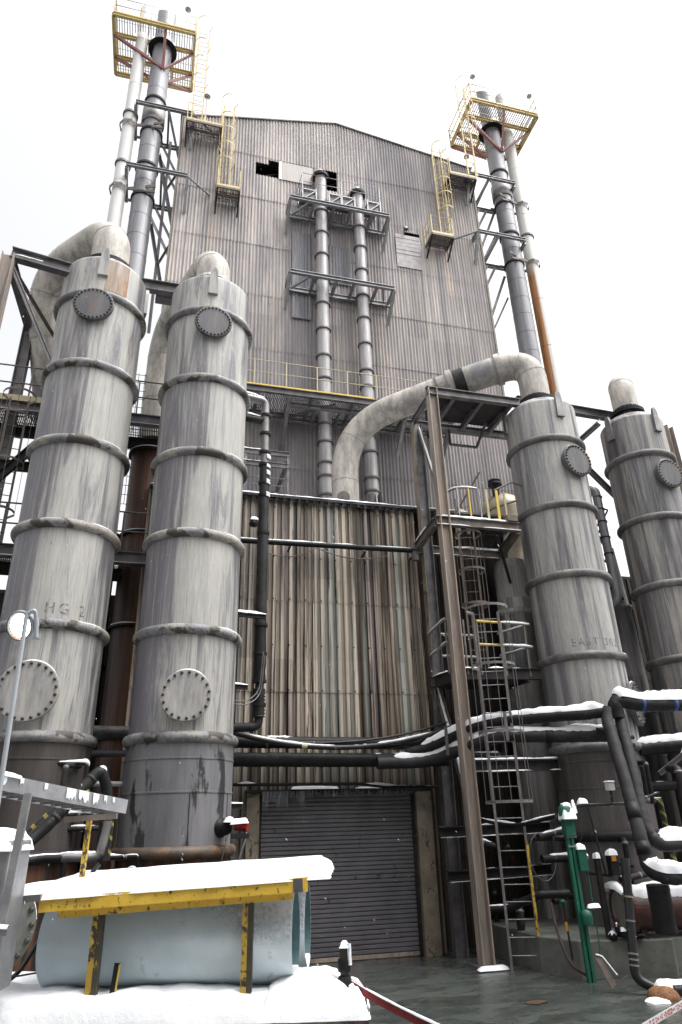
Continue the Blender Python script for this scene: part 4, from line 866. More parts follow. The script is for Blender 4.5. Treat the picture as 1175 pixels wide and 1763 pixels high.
def snowbrace(label, p, q, w=0.1, s=4):
    t = thing('diagonal_brace', label, 'brace', p, 'snow streaked diagonal braces')
    b = MB(); b.angle(p, q, w, 0.015); b.build('angle_bar', 'brown_steel', t)
    b = MB(); u = Vector((0, 0, 0.035)); snow_on_path(b, [Vector(p)+u, Vector(q)+u], w*0.35, 0.035, s, 0.05); b.build('brace_snow', 'snow', t)
snowbrace('snow streaked brace slanting between the two columns above the shed eave', (6.80, 15.9, 13.1), (6.80, 14.7, 9.9))
snowbrace('snow streaked brace slanting between the two columns at low level', (6.70, 15.9, 5.6), (6.70, 14.7, 3.0), 0.13, 8)
snowbrace('short snow streaked brace in the gap between the right towers', (11.4, 15.8, 4.9), (11.7, 15.7, 3.7), 0.10, 5)
# z = 9.5 platform
t = thing('service_platform', 'snow topped open steel platform at the head of the caged ladders', 'platform', (7.6, 15.3, 9.5))
for nm, p, q in (('front_beam', (6.45, 14.5, 9.50), (8.75, 14.5, 9.50)), ('rear_beam', (6.45, 16.05, 9.32), (9.2, 16.05, 9.32)), ('side_beam', (6.46, 14.6, 9.50), (6.46, 16.0, 9.34)), ('side_beam', (8.75, 14.6, 9.48), (8.95, 16.0, 9.34))):
    b = MB(); b.ibeam(p, q, 0.14, 0.24, 0.02); o_ = b.build(nm, 'brown_steel', t)
    b = MB(); snow_on_path(b, [Vector(p)+Vector((0, 0, .125)), Vector(q)+Vector((0, 0, .125))], 0.085, 0.08, len(nm), 0.5); b.build('beam_snow', 'snow', o_)
    b = MB(); snow_on_path(b, [Vector(p)+Vector((0, -0.05, -.10)), Vector(q)+Vector((0, -0.05, -.10))], 0.035, 0.025, len(nm)+4, 0.2); b.build('beam_snow', 'snow', o_)
grating(t, 8.0, 8.7, 14.65, 16.0, 9.56, 'dark_steel', 0.07, 0.02)
b = MB(); b.bar((8.3, 14.9, 9.4), (9.1, 15.9, 8.4), 0.07); b.build('knee_brace', 'dark_steel', t)
b = MB(); b.bounds(8.38, 8.66, 14.36, 14.6, 9.62, 9.78); b.build('junction_plate', 'brown_steel', t)
# railings on the service platform
pts = fillet([(8.75, 14.55, 9.6), (7.9, 14.55, 9.6), (7.1, 14.55, 9.6), (6.95, 15.2, 9.6), (7.1, 15.9, 9.6), (7.9, 15.95, 9.6)], 0.35, 5)
b = MB(); b.tube([p+Vector((0, 0, 0.95)) for p in pts[5:-1]], 0.028, 8); b.build('handrail', 'galvanized', t)
b = MB(); snow_on_path(b, [p+Vector((0, 0, 0.975)) for p in pts[5:-1]], 0.028, 0.03, 12, 0.3); b.build('rail_snow', 'snow', t)
for x, y, mt, w_ in ((7.15, 14.6, 'galvanized', .03), (7.45, 14.55, 'yellow_paint', .035), (7.75, 14.55, 'galvanized', .03), (7.95, 14.55, 'pale_yellow', .06), (8.25, 14.55, 'yellow_paint', .07), (7.0, 15.2, 'galvanized', .03), (7.1, 15.8, 'yellow_paint', .04), (7.5, 15.95, 'yellow_paint', .05), (8.5, 14.6, 'pale_yellow', .05)):
    b = MB(); b.bar((x, y, 9.58), (x, y, 10.55), w_, 0.03); b.build('post', mt, t)
for p, q in (((8.2, 14.55, 10.55), (8.75, 14.55, 10.85)), ((8.75, 14.55, 10.85), (9.2, 14.7, 10.85)), ((7.6, 15.9, 9.7), (8.3, 14.9, 10.2)), ((8.3, 14.9, 10.2), (8.9, 14.6, 10.35)), ((7.4, 15.95, 10.0), (8.35, 15.5, 11.6))):
    b = MB(); b.tube([p, q], 0.025, 8); b.build('stair_rail', 'brown_steel' , t)
for i, (p, r) in enumerate((((7.55, 15.6, 9.65), .08), ((7.8, 15.5, 9.65), .05))):
    b = MB(); b.cyl(p, Vector(p)+Vector((0, 0, 0.5)), r, n=14); b.lathe(Vector(p)+Vector((0, 0, .35)), [(r, 0), (r+.07, 0), (r+.07, .05), (r, .05)], 16, False); b.build('vent_stub', 'galvanized', t)
caged_ladder('upper caged ladder hanging below the snow topped service platform', (7.62, 15.3, 5.9), 4.7, 0.40, (-0.35, -1, 0), hoops=[1.6, 2.5, 3.5], hoop_r=0.34, mat='brown_steel', cage0=1.6)
t = caged_ladder('lower caged ladder with one yellow rail, standing on the icy ground', (7.24, 14.0, 0.0), 7.0, 0.56, (-0.38, -1, 0), hoops=[2.95, 4.3, 5.7, 7.0], hoop_r=0.47, bars=7, mat='aluminium_wrap', cage0=2.9)
b = MB(); b.bar((7.50, 13.87, 0.05), (7.50, 13.87, 2.2), 0.055, 0.012, (0, -1, 0)); b.build('yellow_edge', 'leg_paint', t)
# lower platform (z = 5.8)
t = thing('access_platform', 'low steel landing with snowy pipe handrails behind the tan column', 'platform', (7.6, 15.3, 5.7))
for nm, p, q in (('side_beam', (6.62, 14.6, 5.66), (6.62, 16.0, 5.76)), ('front_beam', (6.7, 14.62, 5.70), (8.9, 14.72, 5.78)), ('rear_beam', (6.7, 16.0, 5.75), (9.2, 16.0, 5.8)), ('side_beam', (8.5, 14.7, 5.7), (8.5, 16.0, 5.75))):
    b = MB(); b.ibeam(p, q, 0.14, 0.26, 0.02); o_ = b.build(nm, 'dark_steel', t)
    b = MB(); snow_on_path(b, [Vector(p)+Vector((0, 0, .135)), Vector(q)+Vector((0, 0, .135))], 0.07, 0.06, 7+len(nm), 0.15); b.build('beam_snow', 'snow', o_)
b = MB(); b.bounds(6.7, 8.5, 14.7, 15.95, 5.62, 5.66); b.build('deck', 'dark_steel', t)
for k, z in enumerate((6.42, 6.98)):
    for j, (p, q, mt) in enumerate((((6.60, 15.98, z), (6.45, 14.55, z), 'galvanized'), ((6.6, 15.98, z), (8.0, 15.98, z), 'galvanized'), ((7.3, 14.62, z), (7.95, 14.64, z), 'yellow_paint'), ((7.95, 14.64, z), (8.75, 14.70, z), 'galvanized'), ((8.75, 14.70, z), (8.4, 15.7, z), 'galvanized'))):
        b = MB(); b.tube([p, q], 0.03, 8); rr_ = b.build('handrail', mt, t)
        if mt == 'galvanized':
            b = MB(); snow_on_path(b, [Vector(p)+Vector((0, 0, .025)), Vector(q)+Vector((0, 0, .025))], 0.03, 0.035, k+j, 0.45); b.build('rail_snow', 'snow', rr_)
for x, y in ((6.60, 15.98), (6.47, 14.6), (6.95, 14.62), (7.3, 14.62), (7.95, 14.64), (8.6, 14.70), (7.3, 15.98)):
    b = MB(); b.bar((x, y, 5.7), (x, y, 7.0), 0.04, 0.03); b.build('post', 'brown_steel', t)
# low beams behind the column, lined with snow
for i, (p, q, lab) in enumerate((((6.75, 14.9, 3.72), (9.2, 14.9, 3.75), 'snow lined dark beam behind the ladder, just under the black pipes'), ((6.2, 15.3, 2.42), (8.9, 15.3, 2.45), 'snow lined dark beam crossing behind the ladder at mid height'),
                                 ((6.4, 15.5, 1.55), (8.9, 15.5, 1.6), 'lowest dark beam behind the foot of the ladder'))):
    t = thing('cross_beam', lab, 'beam', p, 'dark beams behind the ladder')
    b = MB(); b.ibeam(p, q, 0.18, 0.26 if i < 1 else 0.2, 0.02); b.build('beam', 'dark_steel', t)
    for dz, dy in ((0.13 if i < 1 else .10, 0), (-0.11, -0.07)):
        b = MB(); snow_on_path(b, [Vector(p)+Vector((0, dy, dz)), Vector(q)+Vector((0, dy, dz))], 0.08 if dy == 0 else 0.03, 0.06 if dy == 0 else 0.02, i*3, 0.15 if i < 2 else -0.15); b.build('beam_snow', 'snow', t)
# cream tank behind the service platform
t = thing('cream_tank', 'domed cream tank rising behind the service platform rails', 'tank', (10.0, 17.0, 5))
b = MB(); r_ = 0.72
b.lathe((9.95, 17.3, 0), [(r_, 3), (r_, 7.8), (r_+.03, 7.82), (r_+.03, 7.9), (r_, 7.92), (r_, 11.2)]+[(r_*cos(radians(a)), 11.2+r_*0.95*sin(radians(a))) for a in range(10, 91, 10)], 48); b.build('tank_shell', 'cream_vessel', t)
b = MB(); b.lathe((9.6, 16.95, 11.85), [(0.10, -0.2), (0.10, 0.15), (0.2, 0.15), (0.22, 0.2), (0.2, 0.25), (0.12, 0.26), (0.2, 0.28), (0.2, 0.34), (0.001, 0.36)], 20); b.build('vent', 'dark_steel', t)
t = thing('cream_tank', 'smaller cream dome half hidden behind the tan column', 'tank', (8.4, 17.2, 10.7))
b = MB(); b.lathe((8.45, 17.6, 0), [(0.62, 10.4), (0.62, 10.85)]+[(0.62*cos(radians(a)), 10.85+0.5*sin(radians(a))) for a in range(10, 91, 10)], 40); b.build('tank_shell', 'cream_vessel', t)
t = thing('process_vessel', 'slim pale streaked vessel tucked left of the mid grey tower', 'vessel', (8.6, 15.8, 0))
b = MB(); b.lathe((9.3, 16.2, 0), [(0.46, 0.5), (0.46, 7.6), (0.52, 7.62), (0.52, 7.75), (0.46, 7.77), (0.46, 8.9), (0.40, 9.2)], 40); b.build('vessel_shell', 'tower_shell_mid', t)
# slim grey pipe and hopper between right towers
t = thing('sooty_building', 'dark corrugated building glimpsed in the gap between the right towers', 'building', (16, 18.2, 0))
b = corr(MB(), 12.6, 24, 0, 9.6, 17.9, 0.205, 0.022, (2, 4.2, 6.4), (), 'trap'); b.build('front_wall', 'sooty_cladding', t)
b = MB(); b.bounds(12.6, 24, 17.9, 24, 9.6, 9.7); b.build('roof', 'dark_steel', t)
t = thing('downpipe', 'slim grey jointed pipe running down between the two right towers', 'pipe', (12.2, 15.9, 8), None)
b = MB(); b.tube(resample(fillet([(12.0, 16.6, 11.6), (12.25, 15.75, 11.6), (12.28, 15.75, 8.1), (11.9, 16.2, 7.9)], 0.2, 6), 0.5), 0.125, 16); b.build('pipe_shell', 'stack_dark', t)
for z in (11.3, 10.9, 10.5, 10.0, 9.5):
    b = MB(); b.lathe((12.27, 15.75, z), [(.125, -.02), (.14, -.02), (.14, .02), (.125, .02)], 18, False); b.build('joint_ring', 'dark_steel', t)
t = thing('hopper', 'dark streaked hopper pipe squeezed between the right towers', 'hopper', (12.7, 16.0, 0))
b = MB(); b.lathe((12.75, 16.3, 0), [(0.12, 9.9), (0.22, 8.15), (0.30, 8.1), (0.30, 8.03), (0.26, 8.0), (0.30, 5.2), (0.36, 5.2), (0.36, 5.1), (0.30, 5.1), (0.30, 0)], 28); b.build('hopper_shell', 'tower_shell_dark', t)
for i, (x, y, z0, z1, lab, mt) in enumerate(((15.2, 15.5, 0, 14.0, 'tan steel column right of the darkest tower', 'rusty_column'), (12.2, 16.6, 0, 13.9, 'dark steel column in the gap between the right towers', 'dark_steel'))):
    t = thing('steel_column', lab, 'column', (x, y, z0)); b = MB(); b.ibeam((x, y, z0), (x, y, z1), 0.26, 0.3, 0.02, (1, 0.3, 0)); b.build('shaft', mt, t)
t = thing('tie_beam', 'dark steel beam linking the two right towers near their tops', 'beam', (11, 16.2, 14.6))
b = MB(); b.ibeam((10.4, 16.3, 14.85), (14.2, 16.3, 14.7), 0.2, 0.3, 0.02); b.build('beam', 'grey_steel', t)
b = MB(); b.ibeam((12.2, 16.5, 13.4), (13.0, 15.9, 14.1), 0.12, 0.16, 0.02); b.build('diagonal', 'grey_steel', t); b = MB(); b.ibeam((12.2, 16.5, 13.3), (13.4, 16.3, 11.7), 0.12, 0.16, 0.02); b.build('diagonal', 'grey_steel', t)
b = MB(); snow_on_path(b, [(12.2, 16.4, 13.5), (13.0, 15.8, 14.2)], 0.05, 0.04, 2, 0.3); b.build('beam_snow', 'snow', t)
t = thing('pipe_cluster', 'tangle of small black frosted fittings between the right towers', 'pipes', (12.0, 15.9, 10))
for i in range(9):
    z = 11.9-i*0.42; b = MB(); p = Vector((11.75+random.uniform(0, .5), 15.9+random.uniform(-.1, .3), z))
    b.tube(fillet([p, p+Vector((random.uniform(.3, .6), 0.1, 0)), p+Vector((random.uniform(.3, .6), 0.15, -0.3))], .06, 3), random.uniform(.025, .05), 8); o_ = b.build('pipe', 'soot_black', t)
    b = MB(); snow_on_path(b, [p+Vector((0, 0, .03)), p+Vector((.3, .05, .03))], 0.03, 0.035, i, 0.3); b.build('pipe_snow', 'snow', o_)
b = MB()
t = thing('vent_cap', 'dark round cap poking up behind the long cream duct', 'vent', (7.5, 16.9, 14.8))
b.lathe((7.62, 16.9, 0), [(0.14, 13.5), (0.14, 15.35), (0.22, 15.35), (0.22, 15.45), (0.001, 15.5)], 20, False); b.build('cap', 'dark_steel', t)

# ================================================================== LEFT STEELWORK
t = thing('steel_column', 'brown steel column at the far left edge beside the first tower', 'column', (-4.2, 13.3, 0))
b = MB(); b.ibeam((-4.12, 13.3, 0), (-4.12, 13.3, 14.75), 0.24, 0.26, 0.02, (1, 0, 0)); b.build('shaft', 'rusty_column', t)
t = thing('steel_column', 'grey steel column behind the brown one at the far left', 'column', (-4.2, 16.2, 0))
b = MB(); b.ibeam((-4.12, 16.2, 8), (-4.12, 16.2, 15.3), 0.28, 0.26, 0.02, (1, 0, 0)); b.build('shaft', 'grey_steel', t)
t = thing('steel_bracing', 'dark beams and braces framing the first tower head', 'steel frame', (-3.6, 14, 14.8))
b = MB(); b.ibeam((-4.1, 13.35, 14.85), (-2.7, 13.5, 14.75), 0.2, 0.3, 0.02); b.build('top_beam', 'grey_steel', t)
b = MB(); b.ibeam((-0.9, 14.9, 15.6), (-0.2, 14.9, 15.6), 0.2, 0.3, 0.02); b.build('link_beam', 'grey_steel', t)
b = MB(); b.ibeam((-1.3, 14.6, 15.65), (0.1, 14.6, 15.65), 0.2, 0.32, 0.02); b.build('link_beam', 'grey_steel', t)
b = MB(); b.ibeam((-4.1, 13.5, 14.7), (-4.1, 16.1, 14.95), 0.18, 0.28, 0.02); b.build('side_beam', 'grey_steel', t)
b = MB(); b.ibeam((-4.1, 16.2, 14.85), (-2.6, 16.2, 14.95), 0.2, 0.36, 0.02); b.build('rear_beam', 'dark_steel', t)
b = MB(); b.ibeam((-4.05, 13.4, 14.55), (-2.85, 13.6, 12.1), 0.09, 0.09, 0.03); b.build('diagonal', 'grey_steel', t)
b = MB(); b.angle((-4.0, 13.6, 14.6), (-3.1, 16.0, 14.2), 0.10, 0.02); b.build('diagonal', 'brown_steel', t)
b = MB(); b.ibeam((-4.05, 16.3, 14.7), (-3.3, 16.5, 11.6), 0.16, 0.2, 0.02); b.build('diagonal', 'grey_steel', t)
b = MB(); b.ibeam((-3.8, 16.6, 14.7), (-3.0, 16.8, 12.3), 0.12, 0.14, 0.02); b.build('diagonal', 'grey_steel', t)
b = MB(); b.ibeam((-3.1, 16.9, 15.0), (-2.9, 16.9, 12.0), 0.14, 0.2, 0.02); b.build('post', 'grey_steel', t)
b = MB(); snow_on_path(b, [(-4.0, 13.28, 14.78), (-3.4, 13.35, 14.76)], 0.05, 0.04, 3, 0.4); b.build('beam_snow', 'snow', t)
def deckrun(label, z, x0, x1, y0, y1, rail=True, fm='grey_steel'):
    t = thing('rear_walkway', label, 'walkway', ((x0+x1)/2, y0, z), 'walkways behind the left towers')
    b = MB(); b.ibeam((x0, y0, z), (x1, y0, z), 0.16, 0.30, 0.02); b.build('edge_beam', fm, t)
    b = MB(); b.ibeam((x0, y1, z), (x1, y1, z), 0.16, 0.30, 0.02); b.build('rear_beam', 'dark_steel', t)
    grating(t, x0, x1, y0+.08, y1-.08, z+0.12, 'dark_steel', 0.045, 0.022)
    if rail: railing(t, [(x0, y0-.05, z+.15), (x1, y0-.05, z+.15)], 1.0, 'brown_steel', 1.2, 0.02, False)
    b = MB(); snow_on_path(b, [(x0, y0-.08, z-.12), (x1, y0-.08, z-.12)], 0.03, 0.02, 6, 0.1); b.build('beam_snow', 'snow', t)
    return t
t = deckrun('upper grated walkway seen from below, left of the pale towers and between them', 12.1, -7.5, 0.2, 15.55, 16.75)
b = MB(); b.bar((-7.5, 15.43, 12.28), (-2.9, 15.43, 12.28), 0.02, 0.16); b.build('toe_board', 'pale_yellow', t)
t = deckrun('lower dark walkway crossing behind the pale towers', 8.35, -7.5, 0.2, 15.55, 16.75)
t = thing('rail_panel', 'tall mesh guard behind the pale towers, seen against the sky', 'mesh guard', (-1.2, 16.8, 12.2))
b = MB()
for i in range(8): b.bar((-1.9+i*0.17, 16.8, 10.3), (-1.9+i*0.17, 16.8, 14.4), 0.014)
for i in range(16): b.bar((-1.9, 16.8, 10.3+i*0.27), (-0.7, 16.8, 10.3+i*0.27), 0.012)
b.build('mesh', 'dark_steel', t)
caged_ladder('caged ladder dropping below the upper left walkway', (-3.75, 15.2, 8.4), 3.7, 0.4, (0.2, -1, 0), hoops=[0.6, 1.8, 3.0, 3.6], hoop_r=0.36, mat='brown_steel')
t = thing('diagonal_brace', 'dark diagonal brace below the upper walkway at the far left edge', 'brace', (-4.3, 15.0, 9))
b = MB(); b.ibeam((-4.3, 15.0, 9.2), (-2.8, 15.1, 11.4), 0.14, 0.18, 0.02); b.build('beam', 'dark_steel', t)
b = MB(); b.ibeam((-6, 15.4, 10.4), (-2.8, 15.4, 10.4), 0.14, 0.22, 0.02); b.build('cross_beam', 'dark_steel', t)
for (x, y, r, zt, rz_, lab, mt) in ((-0.66, 17.0, 0.52, 11.9, [11.86, 9.45, 7.05, 4.5], 'rusty dark vessel glimpsed in the gap between the pale towers', 'rusty_vessel'), (-1.65, 17.4, 0.35, 9.6, [9.6, 6.2], 'thinner sooty vessel beside the rusty one in the gap', 'soot_black')):
    t = thing('process_vessel', lab, 'vessel', (x, y, 0)); b = MB(); b.lathe((x, y, 0), [(r, 0), (r, zt), (r*.8, zt+.12), (0.3, zt+.2)], 36); b.build('vessel_shell', mt, t)
    for z in rz_:
        b = MB(); b.lathe((x, y, z), [(r, -.04), (r+.08, -.04), (r+.08, 0.02), (r, .02)], 36, False); b.build('girth_ring', 'soot_black', t)
        b = MB(); b.tube([(x+(r+.075)*cos(radians(a)), y+(r+.075)*sin(radians(a)), z+.03) for a in range(-150, -60, 8)], 0.014, 6); b.build('ring_snow', 'snow', t)
t = thing('cross_pipe', 'fat dark pipe low in the gap between the pale towers', 'pipe', (-0.8, 15.6, 4.4))
b = MB(); b.cyl((-3, 15.8, 4.55), (0.4, 15.8, 4.5), 0.13); b.cyl((-3, 15.9, 4.1), (0.4, 15.9, 4.1), 0.07); b.build('pipe_shell', 'grey_steel', t)
t = thing('cross_pipe', 'snow dusted grey pipe rail between the skirts of the pale towers', 'pipe', (-0.8, 14.5, 3.3))
b = MB(); b.cyl((-1.3, 14.2, 3.42), (-0.2, 14.2, 3.40), 0.045, n=12); b.cyl((-1.3, 14.25, 3.05), (-0.2, 14.25, 3.03), 0.03, n=12); b.build('pipe_shell', 'galv_bright', t)

# ================================================================== PIPES IN FRONT OF THE SHED
t = thing('insulated_downpipe', 'black wrapped downpipe with snow patches, right beside the second tower', 'pipe', (2.16, 15, 4.4))
b = MB(); b.tube(resample(fillet([(1.2, 14.8, 12.75), (2.14, 15.0, 12.75), (2.16, 15.0, 10.8)], 0.16, 6), 0.3), 0.105, 18, jitter=0.03); b.build('bare_pipe', 'aluminium_wrap', t)
b = MB(); b.tube([(1.3, 14.9, 12.15), (2.1, 15, 12.15)], 0.10, 16); b.build('branch', 'dark_steel', t)
b = MB(); b.tube(resample([(2.16, 15, 10.8), (2.16, 15, 6.7)], 0.12), 0.125, 18, jitter=0.05, wob=0.004); b.build('wrapped_section', 'insulation_grey', t)
b = MB(); b.tube(resample([(2.16, 15, 6.7), (2.16, 15, 5.5)], 0.1), 0.13, 18, jitter=0.07); b.build('wrapped_section', 'insulation', t)
b = MB(); b.tube(resample(fillet([(2.16, 15, 5.5), (2.16, 15, 4.55), (1.4, 14.9, 4.5)], 0.15, 6), .15), 0.095, 16); b.build('elbow_section', 'dark_steel', t)
for z in (12.3, 11.75, 11.2, 10.85, 10.35, 10.0, 9.0, 6.75, 6.1, 5.5, 5.0):
    b = MB(); b.lathe((2.16, 15, z), [(.11, -.035), (.15, -.03), (.155, .03), (.11, .035)], 18, False); b.build('clamp', 'dark_steel', t)
b = MB(); b.tube(resample([(2.16, 15, 5.35), (2.16, 15, 4.75)], 0.035), 0.13, 16, rad=[0.11+0.03*(i % 2) for i in range(len(resample([(2.16, 15, 5.35), (2.16, 15, 4.75)], 0.035)))]); b.build('bellows', 'insulation_grey', t)
b = MB(); snow_on_path(b, [(1.3, 14.8, 12.86), (2.1, 14.98, 12.86)], 0.07, 0.05, 3, .5); snow_on_path(b, [(1.4, 14.85, 12.25), (2.0, 14.95, 12.25)], 0.06, 0.05, 3, .5); b.build('pipe_snow', 'snow', t)
b = MB()
for z in (11.0, 10.75, 10.55, 10.3, 9.95): b.lathe((2.17, 14.985, z), [(.128, 0), (.14, .04), (.128, .12)], 6, True, radians(-80), radians(-20))
b.build('clinging_snow', 'snow', t)
for z, x1 in ((6.82, 2.2), (5.28, 1.85), (2.98, 1.75)):
    t = thing('pipe_support', {6.82: 'snow topped arm reaching to the black downpipe, upper one', 5.28: 'shorter snow topped arm between tower and downpipe, lower one', 2.98: 'stubby snow capped arm low beside the grey skirt'}[z], 'bracket', (1.3, 14.2, z), 'snow topped arms on the second tower')
    y = 14.4 if z > 3 else 13.9
    b = MB(); b.ibeam((1.35, y, z), (x1, y+.15, z), 0.09, 0.09, 0.012); b.build('arm', 'dark_steel', t)
    b = MB(); snow_on_path(b, [(1.38, y, z+.05), (x1+.0, y+.15, z+.05)], 0.05, 0.06, int(z*3), 0.6); b.build('arm_snow', 'snow', t)
t = thing('cable_loop', 'thin grey hoses looping from the tower to the black downpipe', 'hose', (1.8, 14.6, 5))
b = MB(); pts = fillet([(1.35, 14.2, 5.0), (1.75, 14.5, 4.95), (2.12, 14.75, 5.2), (2.2, 14.8, 6.1)], 0.3, 6); b.tube(pts, 0.014, 6); b.tube([p+Vector((.03, -.02, -.07)) for p in pts], 0.014, 6); b.build('hose', 'grey_steel', t)
t = thing('stub_frame', 'small grey steel ledge frame on the tall facade left of the risers', 'steel frame', (2.6, 18, 12.5))
for z in (12.95, 12.55):
    b = MB(); b.ibeam((1.2, 18, z), (3.35, 18, z), 0.1, 0.16, 0.02); b.build('beam', 'grey_steel', t)
    b = MB(); snow_on_path(b, [(1.3, 17.97, z+.08), (2.6, 17.97, z+.08)], 0.04, 0.035, int(z), 0.3); b.build('beam_snow', 'snow', t)
for x in (2.0, 3.3):
    b = MB(); b.ibeam((x, 18, 12.9), (x, 18, 11.2), 0.07, 0.07, 0.02); b.build('post', 'grey_steel', t)
b = MB(); b.ibeam((3.3, 18.0, 12.7), (3.3, 19.95, 12.7), 0.1, 0.14, 0.02); b.build('wall_beam', 'grey_steel', t)
for z in (12.1, 11.85):
    b = MB(); b.tube([(1.3, 18, z), (3.3, 18, z)], 0.015, 6); b.build('rail', 'grey_steel', t)
t = thing('wall_pipe', 'straight black pipe with a line of snow crossing the tan shed wall', 'pipe', (4, 15.95, 9.2))
b = MB(); b.tube(resample([(0.9, 15.95, 9.16), (6.45, 15.95, 9.24)], .5), 0.07, 12, jitter=.04); b.build('pipe_shell', 'soot_black', t)
b = MB(); snow_on_path(b, [(0.9, 15.95, 9.22), (6.4, 15.95, 9.30)], 0.05, 0.035, 5, 0.25); b.build('pipe_snow', 'snow', t)
for x in (3.0, 5.0, 6.35):
    b = MB(); b.bar((x, 15.95, 9.1), (x, 16.3, 9.1), 0.04); b.build('wall_bracket', 'dark_steel', t)
b = MB(); b.bounds(6.3, 6.45, 15.85, 15.97, 8.95, 9.2); b.build('junction_box', 'grey_steel', t)
t = thing('slack_cable', 'slack grey cable drooping in two loops below the wall pipe', 'cable', (4, 16.15, 9.1))
b = MB(); b.tube(catenary((2.25, 16.15, 9.05), (3.74, 16.15, 9.2), .22)+catenary((3.74, 16.15, 9.2), (5.67, 16.15, 9.12), .18)[1:], 0.013, 6); b.tube(catenary((3.9, 16.18, 9.18), (5.2, 16.18, 9.05), .12), 0.010, 6); b.build('cable', 'grey_steel', t)
t = thing('wall_lamp', 'little snow capped lamp on the shed eave beside the downpipe', 'lamp', (2.0, 15.9, 10))
b = MB(); b.cyl((2.05, 15.95, 9.75), (2.05, 16.2, 9.75), 0.03); b.lathe((2.05, 15.95, 9.6), [(.001, .2), (.09, .16), (.12, .05), (.10, .0), (.001, -.01)], 16); b.build('lamp_head', 'dark_steel', t)
b = MB(); snow_slab(b, (1.94, 15.85, 9.77), (.22, 0, 0), (0, .22, 0), .08, 8, 8, .1); b.build('lamp_snow', 'snow', t)

# ---- pipe rack in front of the shed, above the door
def lag_pipe(name, label, pts, r, fil, mat='insulation', snow=None, seed=0, bands=(), cat='pipe', n=18, jit=0.06, group=None):
    t = thing(name, label, cat, pts[0], group); path = resample(fillet(pts, fil, 8), 0.055)
    b = MB(); b.tube(path, r, n, jitter=jit*0.55, wob=r*0.035); b.build('lagging', mat, t)
    for f, wd, mm in bands:
        k = int(f*(len(path)-2)); p = path[k]; d = (path[k+1]-p).normalized(); b = MB(); b.lathe(p, [(r*.9, 0), (r*1.08, 0.005), (r*1.08, wd), (r*.9, wd+.005)], n, True, axis=d); b.build('tape_band', mm, t)
    if snow:
        f0, f1, ww, hh, gp = snow; k0, k1 = int(f0*(len(path)-1)), int(f1*(len(path)-1)); b = MB(); snow_on_path(b, [p+Vector((0, 0, r*0.80)) for p in path[k0:k1+1]], r*ww, hh*1.15, seed, gp); b.build('pipe_snow', 'snow', t)
    return t
lag_pipe('rack_pipe', 'upper fat sooty pipe over the door, below the sagging hose', [(1.1, 15.75, 4.33), (6.6, 15.75, 4.28)], 0.13, 0.1, 'insulation', (0.02, 0.35, 0.8, 0.05, 0.1), 2, [(0.25, .06, 'rust')])
lag_pipe('rack_pipe', 'lower fat sooty pipe lined with frost directly above the door', [(1.1, 15.7, 3.96), (5.9, 15.7, 3.92), (6.6, 15.4, 3.92)], 0.15, 0.2, 'insulation', (0.6, 0.98, 0.6, 0.05, 0.1), 3)
lag_pipe('rack_pipe', 'thin dark conduit with snow lumps running along the door head', [(1.5, 15.95, 3.46), (4.6, 15.95, 3.45), (5.2, 15.95, 3.38), (6.5, 15.95, 3.36)], 0.035, 0.1, 'soot_black', (0.0, 1.0, 1.1, 0.05, -0.1), 9)
t = thing('sagging_hose', 'thick black hose lined with snow sagging above the door', 'hose', (4, 15.5, 4.2))
c_ = catenary((1.2, 15.4, 4.62), (6.75, 15.4, 4.62), 0.45, 30); b = MB(); b.tube(c_, 0.055, 12); b.build('hose', 'rubber', t)
b = MB(); snow_on_path(b, [p+Vector((0, 0, .045)) for p in c_], 0.045, 0.03, 5, 0.3); b.build('hose_snow', 'snow', t)
b = MB(); c2 = catenary((1.3, 15.5, 4.55), (6.7, 15.5, 4.75), 0.36, 24); b.tube(c2, 0.025, 8); b.tube(catenary((4.9, 15.45, 4.15), (6.4, 15.45, 4.5), 0.10), 0.012, 6); b.build('thin_hose', 'rubber', t)
b = MB(); k = 11; b.lathe(c_[k], [(.06, -.06), (.062, .06)], 12, False, axis=(c_[k+1]-c_[k])); b.build('yellow_tape', 'pale_yellow', t)
# the two snow covered pipes running off to the right
lag_pipe('insulated_pipe', 'upper black insulated pipe under thick snow, right of the door', [(5.6, 15.55, 4.08), (6.05, 15.4, 4.12), (6.95, 14.4, 4.56), (7.9, 13.7, 4.62), (8.9, 13.15, 4.62), (9.22, 13.0, 4.66)], 0.125, 0.5, 'insulation', (0.10, 1.0, 1.05, 0.13, None), 3)
lag_pipe('insulated_pipe', 'lower black insulated pipe with patchy snow, right of the door', [(4.9, 15.45, 3.85), (6.1, 15.4, 3.86), (7.2, 14.15, 4.28), (8.1, 13.6, 4.22), (9.45, 13.2, 4.20)], 0.135, 0.4, 'insulation_grey', (0.10, 1.0, 0.85, 0.11, 1.0), 8, [(0.72, .16, 'insulation'), (0.45, .1, 'insulation')])
for p in ((6.35, 14.95, 4.25), (7.32, 13.95, 4.45)):
    t = thing('pipe_hanger', 'small steel hanger clamping the two insulated pipes' , 'hanger', p, 'hangers on the insulated pipes')
    b = MB(); b.bar(Vector(p)+Vector((0, -.14, -.3)), Vector(p)+Vector((0, -.14, .3)), 0.07, 0.02, (0, 1, 0)); b.build('strap', 'grey_steel', t)
    b = MB(); b.bar(Vector(p)+Vector((0, -.13, .02)), Vector(p)+Vector((0, .13, .02)), 0.03); b.build('bolt', 'grey_steel', t)
